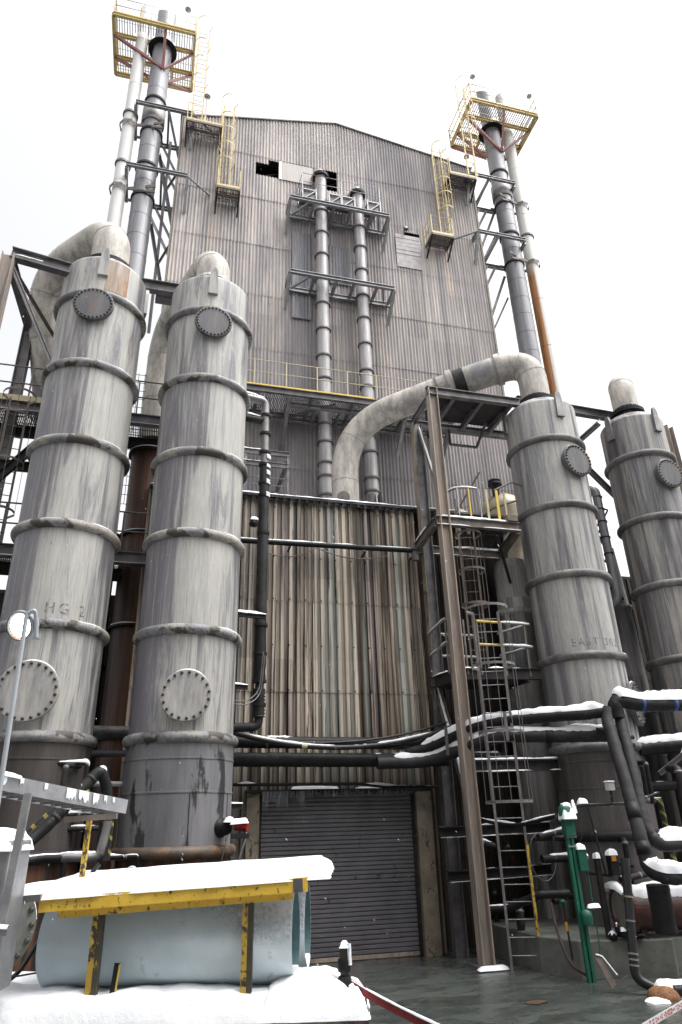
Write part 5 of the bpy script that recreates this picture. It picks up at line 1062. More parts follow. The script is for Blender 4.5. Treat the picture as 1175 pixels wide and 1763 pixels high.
lag_pipe('insulated_downcomer', 'near insulated leg dropping from the end of the snowy pipe', [(9.26, 13.0, 4.72), (9.22, 12.95, 4.5), (8.98, 12.4, 3.3), (8.80, 12.0, 2.25), (8.76, 11.9, 1.75), (8.95, 11.75, 1.62), (10.2, 11.3, 1.62)], 0.122, 0.28, 'insulation_grey', (0.62, 1.0, 1.15, 0.17, None), 4, [(0.42, .3, 'insulation'), (0.55, .22, 'insulation'), (0.86, .03, 'aluminium_wrap'), (0.88, .03, 'aluminium_wrap'), (0.90, .03, 'aluminium_wrap')])
lag_pipe('insulated_downcomer', 'far insulated leg with a white frosted edge beside the near leg', [(9.72, 13.2, 4.6), (9.45, 12.75, 3.6), (9.15, 12.3, 2.4), (9.3, 12.2, 2.12), (10.8, 12.2, 2.12)], 0.122, 0.25, 'insulation_grey', (0.66, 1.0, 1.1, 0.19, None), 6)
lag_pipe('insulated_pipe', 'insulated pipe with blue tape and deep snow at the right edge', [(9.62, 13.15, 4.55), (9.62, 13.15, 4.93), (10.3, 13.1, 4.83), (13.5, 13.0, 4.9)], 0.15, 0.18, 'insulation', (0.10, 1.0, 1.2, 0.20, None), 12, [(0.24, .07, 'blue_tape'), (0.44, .10, 'blue_tape')])
lag_pipe('insulated_drop', 'stubby black insulated drop below the snowy elbow at right', [(8.93, 11.95, 1.5), (8.95, 12.0, 0.75)], 0.19, 0.1, 'insulation')
lag_pipe('side_pipe', 'dark pipe with a snow ridge crossing in front of the darkest tower', [(10.6, 14.0, 4.0), (13.6, 13.8, 4.22)], 0.16, 0.1, 'soot_black', (0, 1, 0.9, 0.12, None), 21)
t = thing('black_standpipe', 'upright black pipe with pale tape bands rising from the icy ground', 'pipe', (7.9, 11.65, 0))
b = MB(); b.tube(resample(fillet([(8.22, 11.75, 1.95), (7.92, 11.62, 0.22), (8.15, 11.5, 0.10)], 0.15, 6), .2), 0.075, 14); b.build('pipe_shell', 'rubber', t)
for z in (0.38, 0.46, 0.54, 1.0, 1.35):
    p = Vector((7.92, 11.62, 0.22)).lerp(Vector((8.22, 11.75, 1.95)), (z-.22)/1.73); b = MB(); b.lathe(p, [(.07, 0), (.082, 0), (.082, .028), (.07, .028)], 14, False, axis=(0.3, .13, 1.73)); b.build('tape_band', 'tan_panel' if z > 1.2 else 'aluminium_wrap', t)
t = thing('bent_bracket', 'bent metal strip with a snowy edge beside the black standpipe', 'bracket', (7.6, 11.9, 0))
b = MB(); b.bar((7.50, 11.95, 0.52), (7.66, 11.85, 0.08), 0.12, 0.015, (0, 1, 0)); b.bar((7.66, 11.85, .08), (7.84, 11.7, .25), 0.1, 0.015); b.build('strip', 'brown_steel', t)
b = MB(); b.tube([(7.46, 11.93, .54), (7.58, 11.93, .5), (7.72, 11.8, .25)], .012, 6); b.build('edge_snow', 'snow', t)
t = thing('rusty_valve', 'rusty orange valve body half buried in ice and snow', 'valve', (8.05, 11.3, 0))
b = MB(); b.lathe((8.12, 11.25, 0.0), [(0.24, -.02), (0.25, .03), (0.21, .10), (0.20, .11), (0.12, .155), (0.001, .17)], 20); b.build('valve_body', 'rust', t)
b = MB(); b.cyl((8.3, 11.2, .1), (9.2, 11.0, .12), .07); b.lathe((8.55, 11.15, .12), [(.07, 0), (.16, 0), (.16, .05), (.07, .05)], 20, False, axis=(1, -.2, 0)); b.build('pipe_arm', 'soot_black', t)
b = MB(); snow_slab(b, (8.02, 11.22, .12), (.9, -.1, 0), (0.1, .3, 0), .12, 20, 8, .14, .05, 4, 4); snow_slab(b, (8.3, 10.95, .0), (.8, -.1, 0), (0.05, .25, 0), .08, 20, 8, .14, .02, 4, 4); snow_slab(b, (7.75, 11.0, .0), (.3, -.05, 0), (0, .25, 0), .06, 10, 8, .1, .01, 9, 5); b.build('snow_cap', 'snow', t)

# ---- red vessel on its plinth
t = thing('concrete_plinth', 'wet grey green concrete plinth under the right tower', 'plinth', (9, 13.2, 0))
b = MB(); P0 = [(7.42, 13.75), (7.78, 12.98), (9.4, 12.48), (9.5, 12.6), (16, 12.6), (16, 16.4), (7.42, 16.4)]; n = len(P0)
b.add([(x*1.0, y, -.02) for x, y in P0]+[(x+.03, y+.03, .58) for x, y in P0], [tuple(range(n))[::-1], tuple(range(n, 2*n))]+[(i, (i+1) % n, n+(i+1) % n, n+i) for i in range(n)]); b.build('block', 'concrete', t, bevel=0.02)
t = thing('red_vessel', 'faded red horizontal vessel with bolted end plate under snow at right', 'vessel', (9.2, 13.1, 0.6))
axd = Vector((1, -0.12, 0)).normalized(); c0 = Vector((8.78, 12.95, 1.02))
b = MB(); b.lathe(c0, [(0.001, 0), (0.44, 0), (0.44, .05), (0.435, .055), (0.44, .06), (0.44, .12), (0.36, .12), (0.36, 4.5)], 40, False, axis=axd); b.build('vessel_shell', 'red_vessel', t)
for i in range(18):
    th = 2*pi*i/18; s_ = Vector((-axd.y, axd.x, 0)); bo = bpy.data.objects.new('bolt', bolt_mesh(0.028)); col.objects.link(bo); bo.parent = t
    bo.location = c0 + s_*cos(th)*0.39+Vector((0, 0, sin(th)*0.39)) - ORG[t.name]; bo.rotation_euler = (-axd).to_track_quat('Z', 'Y').to_euler()
b = MB(); snow_on_path(b, [c0+axd*d+Vector((0, 0, .30)) for d in (0.1, 4)], 0.37, 0.20, 5, None); snow_on_path(b, [c0+axd*.03+Vector((-.12, y_, .40-.9*y_*y_)) for y_ in (-.32, -.15, 0, .15, .3)], .10, .1, 3, .8); b.build('vessel_snow', 'snow', t)
b = MB(); b.bounds(8.95, 9.1, 12.7, 13.4, .58, .75); b.bounds(10.6, 10.8, 12.5, 13.2, .58, .75); b.build('saddle', 'dark_steel', t)
b = MB(); b.lathe(c0, [(0.001, -.004), (0.34, -.004), (0.34, .0)], 40, False, axis=axd); b.build('end_plate', 'end_plate', t)
t = thing('valve_cluster', 'black frosted valve cluster at the foot of the red vessel end', 'valve', (8.5, 12.8, .6))
for i, (x, y, z, r) in enumerate(((8.45, 12.85, .66, .07), (8.6, 12.75, .72, .06), (8.72, 12.7, .63, .08), (8.5, 12.75, .8, .045))):
    b = MB(); b.lathe((x, y, z-.08), [(.03, -.03), (r, 0), (r, .09), (r*.5, .12), (.001, .13)], 12); b.build('valve_body', 'soot_black', t)
    b = MB(); snow_slab(b, (x-r, y-r, z+.03), (2*r, 0, 0), (0, 2*r, 0), .04, 6, 6, r); b.build('snow_cap', 'snow', t)
b = MB(); b.tube([(8.4, 12.85, .66), (8.95, 12.62, .64)], .03, 8); b.build('pipe', 'soot_black', t)

# ---- green mast and small equipment
t = thing('green_mast', 'tall green twin tube mast with snow on its head and a yellow band', 'mast', (7.79, 12.9, 0))
for dx in (-0.045, 0.045):
    b = MB(); b.bar((7.79+dx, 12.9, 0.0), (7.77+dx, 12.9, 2.35), 0.06, 0.06, (0, 1, 0)); b.build('tube', 'green_paint', t)
b = MB(); b.bounds(7.68, 7.89, 12.83, 12.98, 2.30, 2.62); b.build('head_sleeve', 'green_paint', t, bevel=.015)
b = MB(); b.bounds(7.66, 7.91, 12.82, 12.99, 2.62, 2.66); b.build('yellow_band', 'yellow_paint', t)
b = MB(); b.lathe((7.76, 12.9, 2.66), [(.12, 0), (.12, .14), (.06, .2), (.001, .22)], 14); b.build('head', 'green_paint', t)
b = MB(); snow_slab(b, (7.64, 12.76, 2.72), (.28, 0, 0), (0, .26, 0), .20, 12, 10, .13, .12, 3, 4); b.build('head_snow', 'snow', t)
b = MB(); b.bounds(7.86, 8.04, 12.82, 12.98, 1.72, 2.08); b.build('side_box', 'green_paint', t, bevel=.01)
b = MB(); snow_slab(b, (7.84, 12.80, 2.08), (.2, 0, 0), (0, .18, 0), .10, 10, 8, .1, 0, 3, 4); b.build('box_snow', 'snow', t)
for z in (2.28, 2.12):
    b = MB(); b.bounds(7.70, 7.90, 12.855, 12.865, z, z+.03); b.build('clamp', 'galvanized', t)
b = MB(); b.lathe((7.83, 12.8, 0.98), [(.09, -.1), (.10, 0), (.09, .12), (.001, .14)], 14); b.build('pivot_boss', 'green_paint', t)
b = MB(); snow_slab(b, (7.84, 12.7, 1.16), (.26, 0, 0), (0, .1, 0), .05, 10, 6, .05, .02, 3, 4); b.build('boss_snow', 'snow', t)
b = MB(); b.tube([(8.02, 12.86, 1.7), (8.03, 12.86, .5), (7.98, 12.86, .3)], .012, 6); b.build('guide_rod', 'green_paint', t)
b = MB(); b.tube([(8.05, 12.85, 1.8), (8.12, 12.85, .9)], .006, 5); b.build('pull_wire', 'rubber', t)
t.location = Vector(t.location)+Vector((-.02, -.22, 0))
t = thing('hazard_pipe', 'thin black pipe with yellow ticks running right from the green mast head', 'pipe', (8.4, 12.95, 2.85))
b = MB(); b.tube(resample([(7.9, 13.0, 2.83), (9.35, 12.95, 2.86), (10.4, 13.5, 2.9)], .3), .035, 10); b.build('pipe_shell', 'rubber', t)
for x in (7.98, 8.3, 8.68, 8.8, 9.0): b = MB(); b.cyl((x, 13.0, 2.845), (x+.03, 13.0, 2.846), .038, n=10); b.build('yellow_tick', 'pale_yellow', t)
b = MB(); snow_slab(b, (8.24, 12.94, 2.87), (.22, 0, 0), (0, .12, 0), .12, 10, 8, .09, 0, 3, 3); snow_slab(b, (8.05, 12.9, 2.80), (.12, 0, 0), (0, .12, 0), .17, 8, 8, .06, 0.1, 3, 3); b.build('pipe_snow', 'snow', t)
b = MB(); b.tube([(8.4, 12.98, 2.8), (8.42, 12.95, 1.9)], .006, 5); b.tube([(8.4, 12.98, 2.8), (8.15, 12.95, 2.2)], .006, 5); b.tube([(8.45, 12.98, 2.8), (8.62, 13.0, 1.6)], .02, 6); b.build('wire', 'rubber', t)
def snowbox(name, label, cat, c, d, mt, sh, extra=None):
    t = thing(name, label, cat, c); b = MB(); b.box(c, d); b.build('housing', mt, t, bevel=.01)
    b = MB(); snow_slab(b, Vector(c)+Vector((-d[0]/2-.01, -d[1]/2-.01, d[2]/2)), (d[0]+.02, 0, 0), (0, d[1]+.02, 0), sh, 10, 8, min(d[0], d[1])*.5, 0, 7, 3); b.build('snow_cap', 'snow', t)
    return t
t = snowbox('junction_box', 'white frosted junction box on a stub above the thin black pipe', 'box', (8.97, 12.9, 3.18), (.15, .12, .16), 'galv_bright', .03)
b = MB(); b.cyl((8.97, 12.9, 2.88), (8.97, 12.9, 3.1), .03, n=8); b.build('stub', 'dark_steel', t)
t = snowbox('control_box', 'dark control box with an orange label under a snow cap', 'box', (8.72, 12.88, 1.78), (.17, .14, .34), 'soot_black', .12)
b = MB(); b.bounds(8.665, 8.765, 12.800, 12.808, 1.85, 1.94); b.build('orange_label', 'orange_label', t)
b = MB(); b.bar((8.8, 12.9, 1.8), (9.05, 12.7, 1.75), .05); b.bar((8.72, 12.95, 1.6), (8.72, 13.8, 1.6), .05); b.build('bracket', 'dark_steel', t)
t = snowbox('post_stub', 'slim dark post with a cone of snow on top, before the mid grey tower', 'post', (8.47, 13.0, 1.25), (.10, .08, 1.3), 'dark_steel', .14)
t = snowbox('pipe_end', 'small snow capped pipe end sticking out beside the green box', 'fitting', (8.12, 12.85, 1.93), (.1, .12, .06), 'grey_steel', .06)
t = thing('green_knob_valve', 'small standpipe with a green knob and dangling orange tag', 'valve', (7.45, 13.0, .3))
b = MB(); b.tube([(7.62, 12.95, .3), (7.58, 12.95, 1.2)], .02, 8); b.build('stem', 'dark_steel', t)
b = MB(); b.lathe((7.58, 12.95, 1.18), [(.03, 0), (.06, .02), (.06, .06), (.001, .08)], 14); b.build('knob', 'green_paint', t)
b = MB(); b.box((7.56, 12.9, .83), (.05, .01, .14)); b.build('orange_tag', 'orange_label', t)
t = thing('pink_hose', 'faded pink hose curving down to the ground by the green mast', 'hose', (7.6, 12.8, 0))
b = MB(); b.tube(fillet([(7.42, 13.1, 1.2), (7.36, 12.9, .7), (7.45, 12.75, .25), (7.74, 12.78, .1)], .25, 8), .025, 8); b.build('hose', 'dull_pink', t)
lag_pipe('elbow_pipe', 'frosted black elbow pipe lying behind the ladder foot', [(6.9, 14.9, .95), (7.3, 14.6, .98), (7.7, 14.0, 1.25), (8.3, 13.9, 1.25)], .08, .1, 'soot_black', (0.0, .35, .8, .03, .2), 5)
lag_pipe('yard_pipe', 'black pipe drooping with a snow line toward the green mast head', [(6.75, 14.9, 2.75), (7.0, 14.6, 2.6), (7.4, 14.0, 2.5), (7.72, 13.0, 2.66)], .04, .3, 'soot_black', (0.1, 1, .8, .03, .3), 5)
t = thing('wire_coil', 'thin wire loop hanging in the dark behind the green mast', 'wire', (7.5, 13.5, 2))
b = MB(); b.tube([(7.55+.28*cos(radians(a)), 13.4, 1.95+.42*sin(radians(a))) for a in range(90, 360, 15)], .008, 5); b.build('wire', 'grey_steel', t)
t = thing('hazard_post', 'black and yellow striped pipe post at the right edge', 'post', (10.5, 13.6, 0.6))
b = MB(); b.tube(fillet([(10.2, 13.62, 2.92), (10.62, 13.6, 2.92), (10.68, 13.6, 1.6)], .05, 4), .055, 12); b.build('pipe_shell', 'hazard_stripe', t)
b = MB(); snow_on_path(b, [(10.2, 13.6, 2.97), (10.65, 13.6, 2.97)], .04, .03, 5, .4); b.build('pipe_snow', 'snow', t)
# black clutter low between tower and ladder and at the far right
lag_pipe('low_pipe', 'dark pipe behind the insulated elbow at the right edge', [(10.2, 14.2, 3.2), (14.5, 14.0, 3.3)], .10, .1, 'soot_black', (0, .6, .4, .03, .1), 31)
lag_pipe('low_pipe', 'slanting sooty pipe between the two right towers at pipe rack height', [(10.9, 14.3, 5.3), (11.6, 14.0, 5.0), (12.6, 13.9, 5.5)], .11, .2, 'soot_black')
t = thing('grey_bracket_arm', 'short grey steel arm with snow jutting in at the right edge', 'bracket', (11.4, 13.4, 3.9))
b = MB(); b.ibeam((10.75, 13.6, 3.45), (11.35, 13.4, 3.85), .09, .1, .015); b.bar((11.35, 13.4, 3.78), (12.2, 13.4, 3.82), .12, .14); b.build('arm', 'grey_steel', t)
b = MB(); snow_slab(b, (11.3, 13.3, 3.9), (.9, 0, 0), (0, .2, 0), .1, 14, 8, .1); b.build('arm_snow', 'snow', t)

random.seed(23)
def clutter(n, x0, x1, y0, y1, z0, z1, labs, grp, seed):
    for i in range(n):
        x, y, z = random.uniform(x0, x1), random.uniform(y0, y1), random.uniform(z0, z1); r = random.choice((.03, .045, .06, .08))
        a = random.uniform(.5, 1.1); dz = random.choice((-1, 1))*random.uniform(.3, .9)
        k = i % 3
        if k == 0: pts = [(x, y, z), (x+a, y+random.uniform(-.1, .1), z), (x+a+.02, y+.05, max(.05, z+dz))]
        elif k == 1: pts = [(x, y, max(.05, z-.8)), (x+.02, y, z), (x+.2, y+.5, z+.03)]
        else: pts = [(x-a/2, y, z), (x+a/2, y+.1, z+random.uniform(-.15, .15))]
        lag_pipe('service_pipe', labs[k], pts, r, r*1.6, random.choice(('soot_black', 'insulation', 'dark_steel')), (0.05, 0.95, 0.8, 0.05, 0.0) if k != 1 else None, seed+i, [(0.5, .05, 'grey_steel')], group=grp)
clutter(12, 7.0, 8.9, 14.6, 16.2, 0.3, 5.2, ('added black elbowed pipe darkening the recess behind the ladder', 'added black upright pipe darkening the recess behind the ladder', 'added black straight pipe darkening the recess behind the ladder'), 'added pipes darkening the recess behind the ladder', 40)  # random dark pipes added to darken the recess behind the ladder
clutter(12, 8.9, 11.6, 12.8, 13.7, 0.8, 4.6, ('black elbowed service pipe beside the right tower foot', 'black upright service pipe beside the right tower foot', 'black straight service pipe beside the right tower foot'), 'black service pipes at the right tower foot', 70)
clutter(7, -1.6, -0.4, 12.9, 13.6, 2.2, 4.0, ('dark elbowed service pipe between the pale tower skirts', 'dark upright service pipe between the pale tower skirts', 'dark straight service pipe between the pale tower skirts'), 'dark service pipes between the pale tower skirts', 90)
# ---- sensor and red beacon on the second tower
t = thing('level_sensor', 'black round sensor with a snow cap on the grey skirt edge', 'sensor', (1.35, 13.4, 2.6))
b = MB(); b.lathe((1.28, 13.35, 2.62), [(.10, 0), (.16, .02), (.16, .05), (.12, .06), (.12, .2), (.08, .24), (.001, .25)], 24, True, axis=(.6, -.8, 0)); b.build('sensor_head', 'soot_black', t)
b = MB(); snow_slab(b, (1.33, 13.02, 2.72), (.18, 0, 0), (0, .2, 0), .07, 8, 8, .09, .02); b.build('snow_cap', 'snow', t)
b = MB(); b.tube(fillet([(1.5, 13.2, 2.6), (1.75, 13.0, 2.55), (1.6, 12.9, 2.2), (1.5, 12.9, 1.7)], .15, 6), .018, 8); b.tube([(1.4, 13.1, 2.5), (1.3, 13.0, 2.1), (1.32, 13, 1.8)], .006, 5); b.tube(catenary((1.75, 13.0, 2.45), (1.95, 13.0, 1.6), -.25), .006, 5); b.build('cable', 'grey_steel', t)
b = MB(); b.bounds(1.45, 1.75, 12.95, 13.1, 2.44, 2.52); b.build('mount', 'dark_steel', t)
t = thing('red_beacon', 'small red beacon with a snow cap beside the black sensor', 'beacon', (1.65, 13.1, 2.6))
b = MB(); b.cyl((1.52, 13.12, 2.63), (1.72, 13.0, 2.63), .065, n=16); b.build('lens', 'red_paint', t, bevel=.01)
b = MB(); snow_slab(b, (1.42, 12.98, 2.68), (.30, -.08, 0.02), (0.04, .17, 0), .08, 12, 8, .08, .02, 3, 3); b.build('snow_cap', 'snow', t)

# ================================================================== FOREGROUND (yard frame: u right, v away, z up)
def Lp(*pts): return [L(*p) for p in pts]
def lbox(mb, u0, u1, v0, v1, z0, z1):
    vs = [L(u, v, z) for u in (u0, u1) for v in (v0, v1) for z in (z0, z1)]
    return mb.add(vs, [(0, 1, 3, 2), (4, 6, 7, 5), (0, 4, 5, 1), (2, 3, 7, 6), (0, 2, 6, 4), (1, 5, 7, 3)])
t = thing('flatbed_trailer', 'dark flatbed deck under thick snow along the bottom left', 'trailer', L(-2, 6.9, 0))
b = MB(); lbox(b, -6.5, 0.10, 6.60, 8.3, 1.18, 1.30); b.build('deck', 'dark_steel', t)
b = MB(); lbox(b, -6.5, 0.11, 6.52, 6.60, 1.02, 1.29); b.build('side_rail', 'rusty_column', t)
b = MB(); lbox(b, -6.5, 0.10, 6.75, 6.85, 0.75, 1.02); lbox(b, -6.5, 0.10, 7.9, 8.0, 0.75, 1.02); b.build('chassis_beam', 'soot_black', t)
for u in (-4.2, -3.2):
    for v in (6.85, 7.95):
        b = MB(); b.lathe(L(u, v, 0.42), [(.0, -.1), (.22, -.1), (.4, -.12), (.42, -.06), (.42, .06), (.4, .12), (.22, .1), (0, .1)], 28, True, axis=E2v); b.build('wheel', 'rubber', t)
b = MB(); lbox(b, -0.4, -0.3, 6.8, 6.9, 0.0, 0.75); lbox(b, -0.4, -0.3, 7.9, 8.0, 0.0, 0.75); b.build('landing_leg', 'dark_steel', t)
b = MB(); snow_slab(b, L(-6.5, 6.46, 1.27), E1v*6.62, E2v*0.75, 0.155, 150, 30, 0.16, 0.05, 2, 1.3); snow_slab(b, L(-6.5, 7.0, 1.27), E1v*6.0, E2v*1.3, 0.08, 60, 16, 0.2, 0.0, 6, 1.6); snow_slab(b, L(-0.75, 6.50, 1.30), E1v*0.72, E2v*0.7, 0.21, 24, 16, 0.28, 0.0, 5, 2); b.build('deck_snow', 'snow', t)
pr_ = 0.365
def big_pipe(label, u0, u1, v, z, dv=-0.035):
    t = thing('plastic_pipe', label, 'pipe', L((u0+u1)/2, v, z-pr_), 'big pale blue pipes on the trailer')
    d = (E1v + E2v*dv).normalized(); p = L(u0, v, z); ln = u1-u0
    b = MB(); b.lathe(p, [(pr_-.02, 0.0), (pr_, 0.0), (pr_, ln), (pr_-.02, ln)], 64, True, axis=d); b.build('pipe_wall', 'blue_plastic', t)
    b = MB(); b.lathe(p, [(pr_-.021, 0.002), (pr_-.021, ln-.002)], 64, True, axis=d); b.build('inner_wall', 'pipe_inside', t)
    b = MB(); b.lathe(p, [(pr_+.003, ln-1.3), (pr_+.006, ln-0.35), (pr_+.008, ln-.02), (pr_-.006, ln+.004)], 20, True, radians(215), radians(365), axis=d)
    sn = b.build('frost', 'frost', t)
    b = MB(); b.lathe(p, [(pr_-.045, ln-.25), (pr_-.045, ln-.0), (pr_-.01, ln+.006)], 10, True, radians(50), radians(125), axis=d); b.build('snow_inside', 'snow', t)
    return t
def mk_frost():
    m, n, l, b = nt('frost'); co = n.new('ShaderNodeTexCoord').outputs['Object']
    f = noise(n, l, co, (26, 26, 26), 1, 8, 0.75); s = noise(n, l, co, (3, 3, 3), 1, 4, .6)
    sp = n.new('ShaderNodeSeparateXYZ'); l.new(co, sp.inputs[0])
    hz = n.new('ShaderNodeMapRange'); l.new(sp.outputs[2], hz.inputs[0]); hz.inputs[1].default_value = .32; hz.inputs[2].default_value = .78; hz.inputs[3].default_value = -.22; hz.inputs[4].default_value = .10
    hx = n.new('ShaderNodeMapRange'); l.new(sp.outputs[0], hx.inputs[0]); hx.inputs[1].default_value = -.35; hx.inputs[2].default_value = 1.0; hx.inputs[3].default_value = -.30; hx.inputs[4].default_value = .10
    a = ramp(n, l, mathn(n, l, 'ADD', mathn(n, l, 'ADD', hz.outputs[0], hx.outputs[0]), mathn(n, l, 'ADD', mathn(n, l, 'MULTIPLY', f, .6), mathn(n, l, 'MULTIPLY', s, .5))), [(.36, 0), (.60, .95)])
    b.inputs['Base Color'].default_value = (.8, .83, .87, 1); b.inputs['Roughness'].default_value = .8; l.new(a, b.inputs['Alpha']); MATS['frost'] = m
mk_frost()
big_pipe('nearer of the two pale blue plastic pipes, under the snowy yellow rack', -2.66, -0.50, 7.10, 1.745)
big_pipe('farther pale blue pipe, its open mouth peeking out behind the nearer one', -2.4, -0.44, 7.86, 1.72)
# yellow rack
t = thing('yellow_rack', 'yellow steel rack roofed with a slab of snow over the blue pipes', 'rack', L(-1.5, 6.8, 1.3))
vf = 6.56
b = MB(); b.bar(L(-2.62, vf, 2.055), L(-0.37, vf, 2.155), 0.06, 0.105); b.build('front_beam', 'yellow_chipped', t)
b = MB(); b.bar(L(-2.46, vf+.03, 1.985), L(-0.50, vf+.03, 2.075), 0.05, 0.06); b.build('lower_rail', 'yellow_chipped', t)
b = MB(); b.bar(L(-2.62, 8.1, 2.055), L(-0.37, 8.1, 2.155), 0.06, 0.1); b.build('rear_beam', 'yellow_chipped', t)
b = MB(); b.bar(L(-2.86, vf-.02, 2.105), L(-2.60, vf-.02, 2.115), 0.10, 0.05); b.build('perforated_end', 'grey_steel', t)
b = MB(); b.bar(L(-0.49, vf-.034, 2.150), L(-0.41, vf-.034, 2.153), 0.008, 0.10); b.build('worn_patch', 'grey_steel', t)
for u, z0 in ((-2.13, 1.30), (-0.875, 1.30)):
    b = MB(); b.bar(L(u-.022, vf+.03, z0), L(u-.022, vf+.03, 2.02+.045*(u+2.2)), 0.045, 0.012, E2v); lg = b.build('leg', 'leg_paint', t)
    b = MB(); b.bar(L(u+.022, vf+.06, z0), L(u+.022, vf+.06, 2.02+.045*(u+2.2)), 0.045, 0.06, E2v); b.build('leg_flange', 'dark_chipped', lg)
    b = MB(); b.angle(L(u, 8.15, z0), L(u, 8.15, 2.06), 0.07, 0.01, E2v); b.build('leg', 'yellow_chipped', t)
for u in (-2.1, -0.9):
    b = MB(); b.bar(L(u, vf+.08, 2.06+.045*(u+2.3)), L(u, 8.1, 2.06+.045*(u+2.3)), 0.05, 0.05); b.build('cross_bar', 'yellow_chipped', t)
b = MB(); b.add([L(-2.86, vf-.02, 2.090), L(-0.2, vf-.02, 2.208), L(-0.2, 8.2, 2.208), L(-2.86, 8.2, 2.090), L(-2.86, vf-.02, 2.100), L(-0.2, vf-.02, 2.218), L(-0.2, 8.2, 2.218), L(-2.86, 8.2, 2.100)], [(3, 2, 1, 0), (4, 5, 6, 7), (0, 1, 5, 4), (1, 2, 6, 5), (2, 3, 7, 6), (3, 0, 4, 7)]); b.build('roof_sheet', 'grey_steel', t)
b = MB(); snow_slab(b, L(-2.96, vf-.045, 2.10), E1v*2.78+Vector((0, 0, .115)), E2v*1.75, 0.125, 110, 40, 0.22, 0.02, 7, 0.5); b.build('roof_snow', 'snow', t)
t = thing('steel_stub', 'short yellow edged steel stub leaning against the near blue pipe', 'stub', L(-1.9, 6.4, 1.3))
b = MB(); b.bar(L(-1.97, 6.62, 1.28), L(-1.94, 6.62, 1.62), 0.045, 0.02, E2v); b.build('web', 'soot_black', t)
b = MB(); b.bar(L(-1.945, 6.605, 1.28), L(-1.915, 6.605, 1.61), 0.012, 0.01, E2v); b.build('yellow_edge', 'yellow_paint', t)
# stake and strap
t = thing('trailer_stake', 'short weathered stake wrapped with tape at the trailer corner', 'stake', L(-0.05, 6.75, 1.3))
b = MB(); b.bar(L(-0.075, 6.72, 1.22), L(-0.08, 6.72, 1.70), 0.07, 0.05, E2v); b.build('stake_post', 'dark_chipped', t)
b = MB(); b.lathe(L(-0.08, 6.72, 1.50), [(.05, 0), (.055, .02), (.055, .07), (.05, .09)], 10); b.lathe(L(-0.078, 6.72, 1.35), [(.05, 0), (.055, .02), (.06, .10), (.05, .12)], 10); b.build('wrapping', 'soot_black', t)
b = MB(); snow_slab(b, L(-0.12, 6.68, 1.70), E1v*.09, E2v*.08, .03, 6, 6, .04); b.tube(Lp((-0.035, 6.70, 1.70), (-0.03, 6.69, 1.55)), .016, 6); b.tube(Lp((-0.03, 6.68, 1.42), (0.02, 6.66, 1.33), (0.05, 6.62, 1.30)), .022, 6); b.build('snow_cap', 'snow', t)
b = MB(); b.tube(Lp((-0.08, 6.70, 1.42), (-0.16, 6.66, 1.38), (-0.22, 6.62, 1.34)), .018, 6); b.build('knot', 'red_strap', t)
t = thing('red_strap', 'red strap with a snowy top edge stretched from the stake to lower right', 'strap', L(0.4, 6.7, 1.3))
sp = [L(-0.05, 6.72, 1.43)] + [L(-0.05+1.95*i/14, 6.72-0.45*i/14, 1.43-0.56*(i/14)**0.9-0.09*sin(pi*i/14)) for i in range(1, 15)]
b = MB()
for p, q in zip(sp, sp[1:]): b.bar(p, q, 0.008, 0.062)
b.build('webbing', 'red_strap', t)
b = MB(); snow_on_path(b, [p+Vector((0, 0, .028)) for p in sp], 0.012, 0.014, 3, 0.8); b.build('strap_snow', 'snow', t)
t = thing('barrier_tape', 'white barrier tape with red print crossing the bottom right corner', 'tape', L(2.6, 7.2, 1))
tp = [L(2.2, 6.9, .93), L(2.46, 7.12, .985), L(3.2, 7.75, 1.06)]; b = MB()
for p, q in zip(tp, tp[1:]): b.bar(p, q, 0.004, 0.055)
b.build('tape', 'tape_white', t)
b = MB(); p, q = tp[0], tp[2]
for a, c in zip(tp, tp[1:]):
    dd = (c-a).normalized(); up_ = Vector((0, 0, 1)); sdv = dd.cross(up_).normalized(); ln = (c-a).length; x = 0.02
    while x < ln-.05:
        wd = random.choice((.012, .018, .025)); cc = a+dd*(x+wd/2)+sdv*.0035; hh = random.uniform(.010, .016)
        for zz in (-.012, .012) if random.random() < .6 else (0,):
            b.add([cc-dd*wd/2+up_*(zz-hh*.6), cc+dd*wd/2+up_*(zz-hh*.6), cc+dd*wd/2+up_*(zz+hh*.6), cc-dd*wd/2+up_*(zz+hh*.6)], [(0, 1, 2, 3)])
        x += wd + random.choice((.008, .012, .03))
b.build('printed_letters', 'red_paint', t)
# floodlight on its pole
t = thing('yard_floodlight', 'lit round floodlight on a slim grey pole in front of the first tower', 'floodlight', L(-1.85, 4.3, 0))
pT, pB = L(-2.07, 4.3, 3.92), L(-2.0, 4.3, 0.0)
b = MB(); b.tube([pB, pT], 0.015, 14); b.build('pole', 'lamp_grey', t)
hc = pT + E1v*(-0.055) + Vector((0, 0, -0.075)) + E2v*0.06; hd = (E2v*-0.95 - E1v*0.25 + Vector((0, 0, -0.40))).normalized(); K = 0.74
b = MB(); b.lathe(hc, [(a*K, z*K) for a, z in [(0.001, -.17), (.05, -.165), (.085, -.14), (.105, -.08), (.115, -.04), (.135, -.02), (.14, .0), (.135, .02), (.118, .02)]], 32, True, axis=hd); hs_ = b.build('housing', 'lamp_grey', t)
b = MB(); b.lathe(hc, [(a*K, z*K) for a, z in [(.088, -.045), (.116, .018), (.126, .03), (.13, .022)]], 32, True, axis=hd); b.build('bezel', 'manhole_steel', t)
b = MB(); b.lathe(hc, [(a*K, z*K) for a, z in [(0.001, .020), (.06, .018), (.100, .008)]], 32, True, axis=hd); b.build('glass', 'lamp_glow', t)
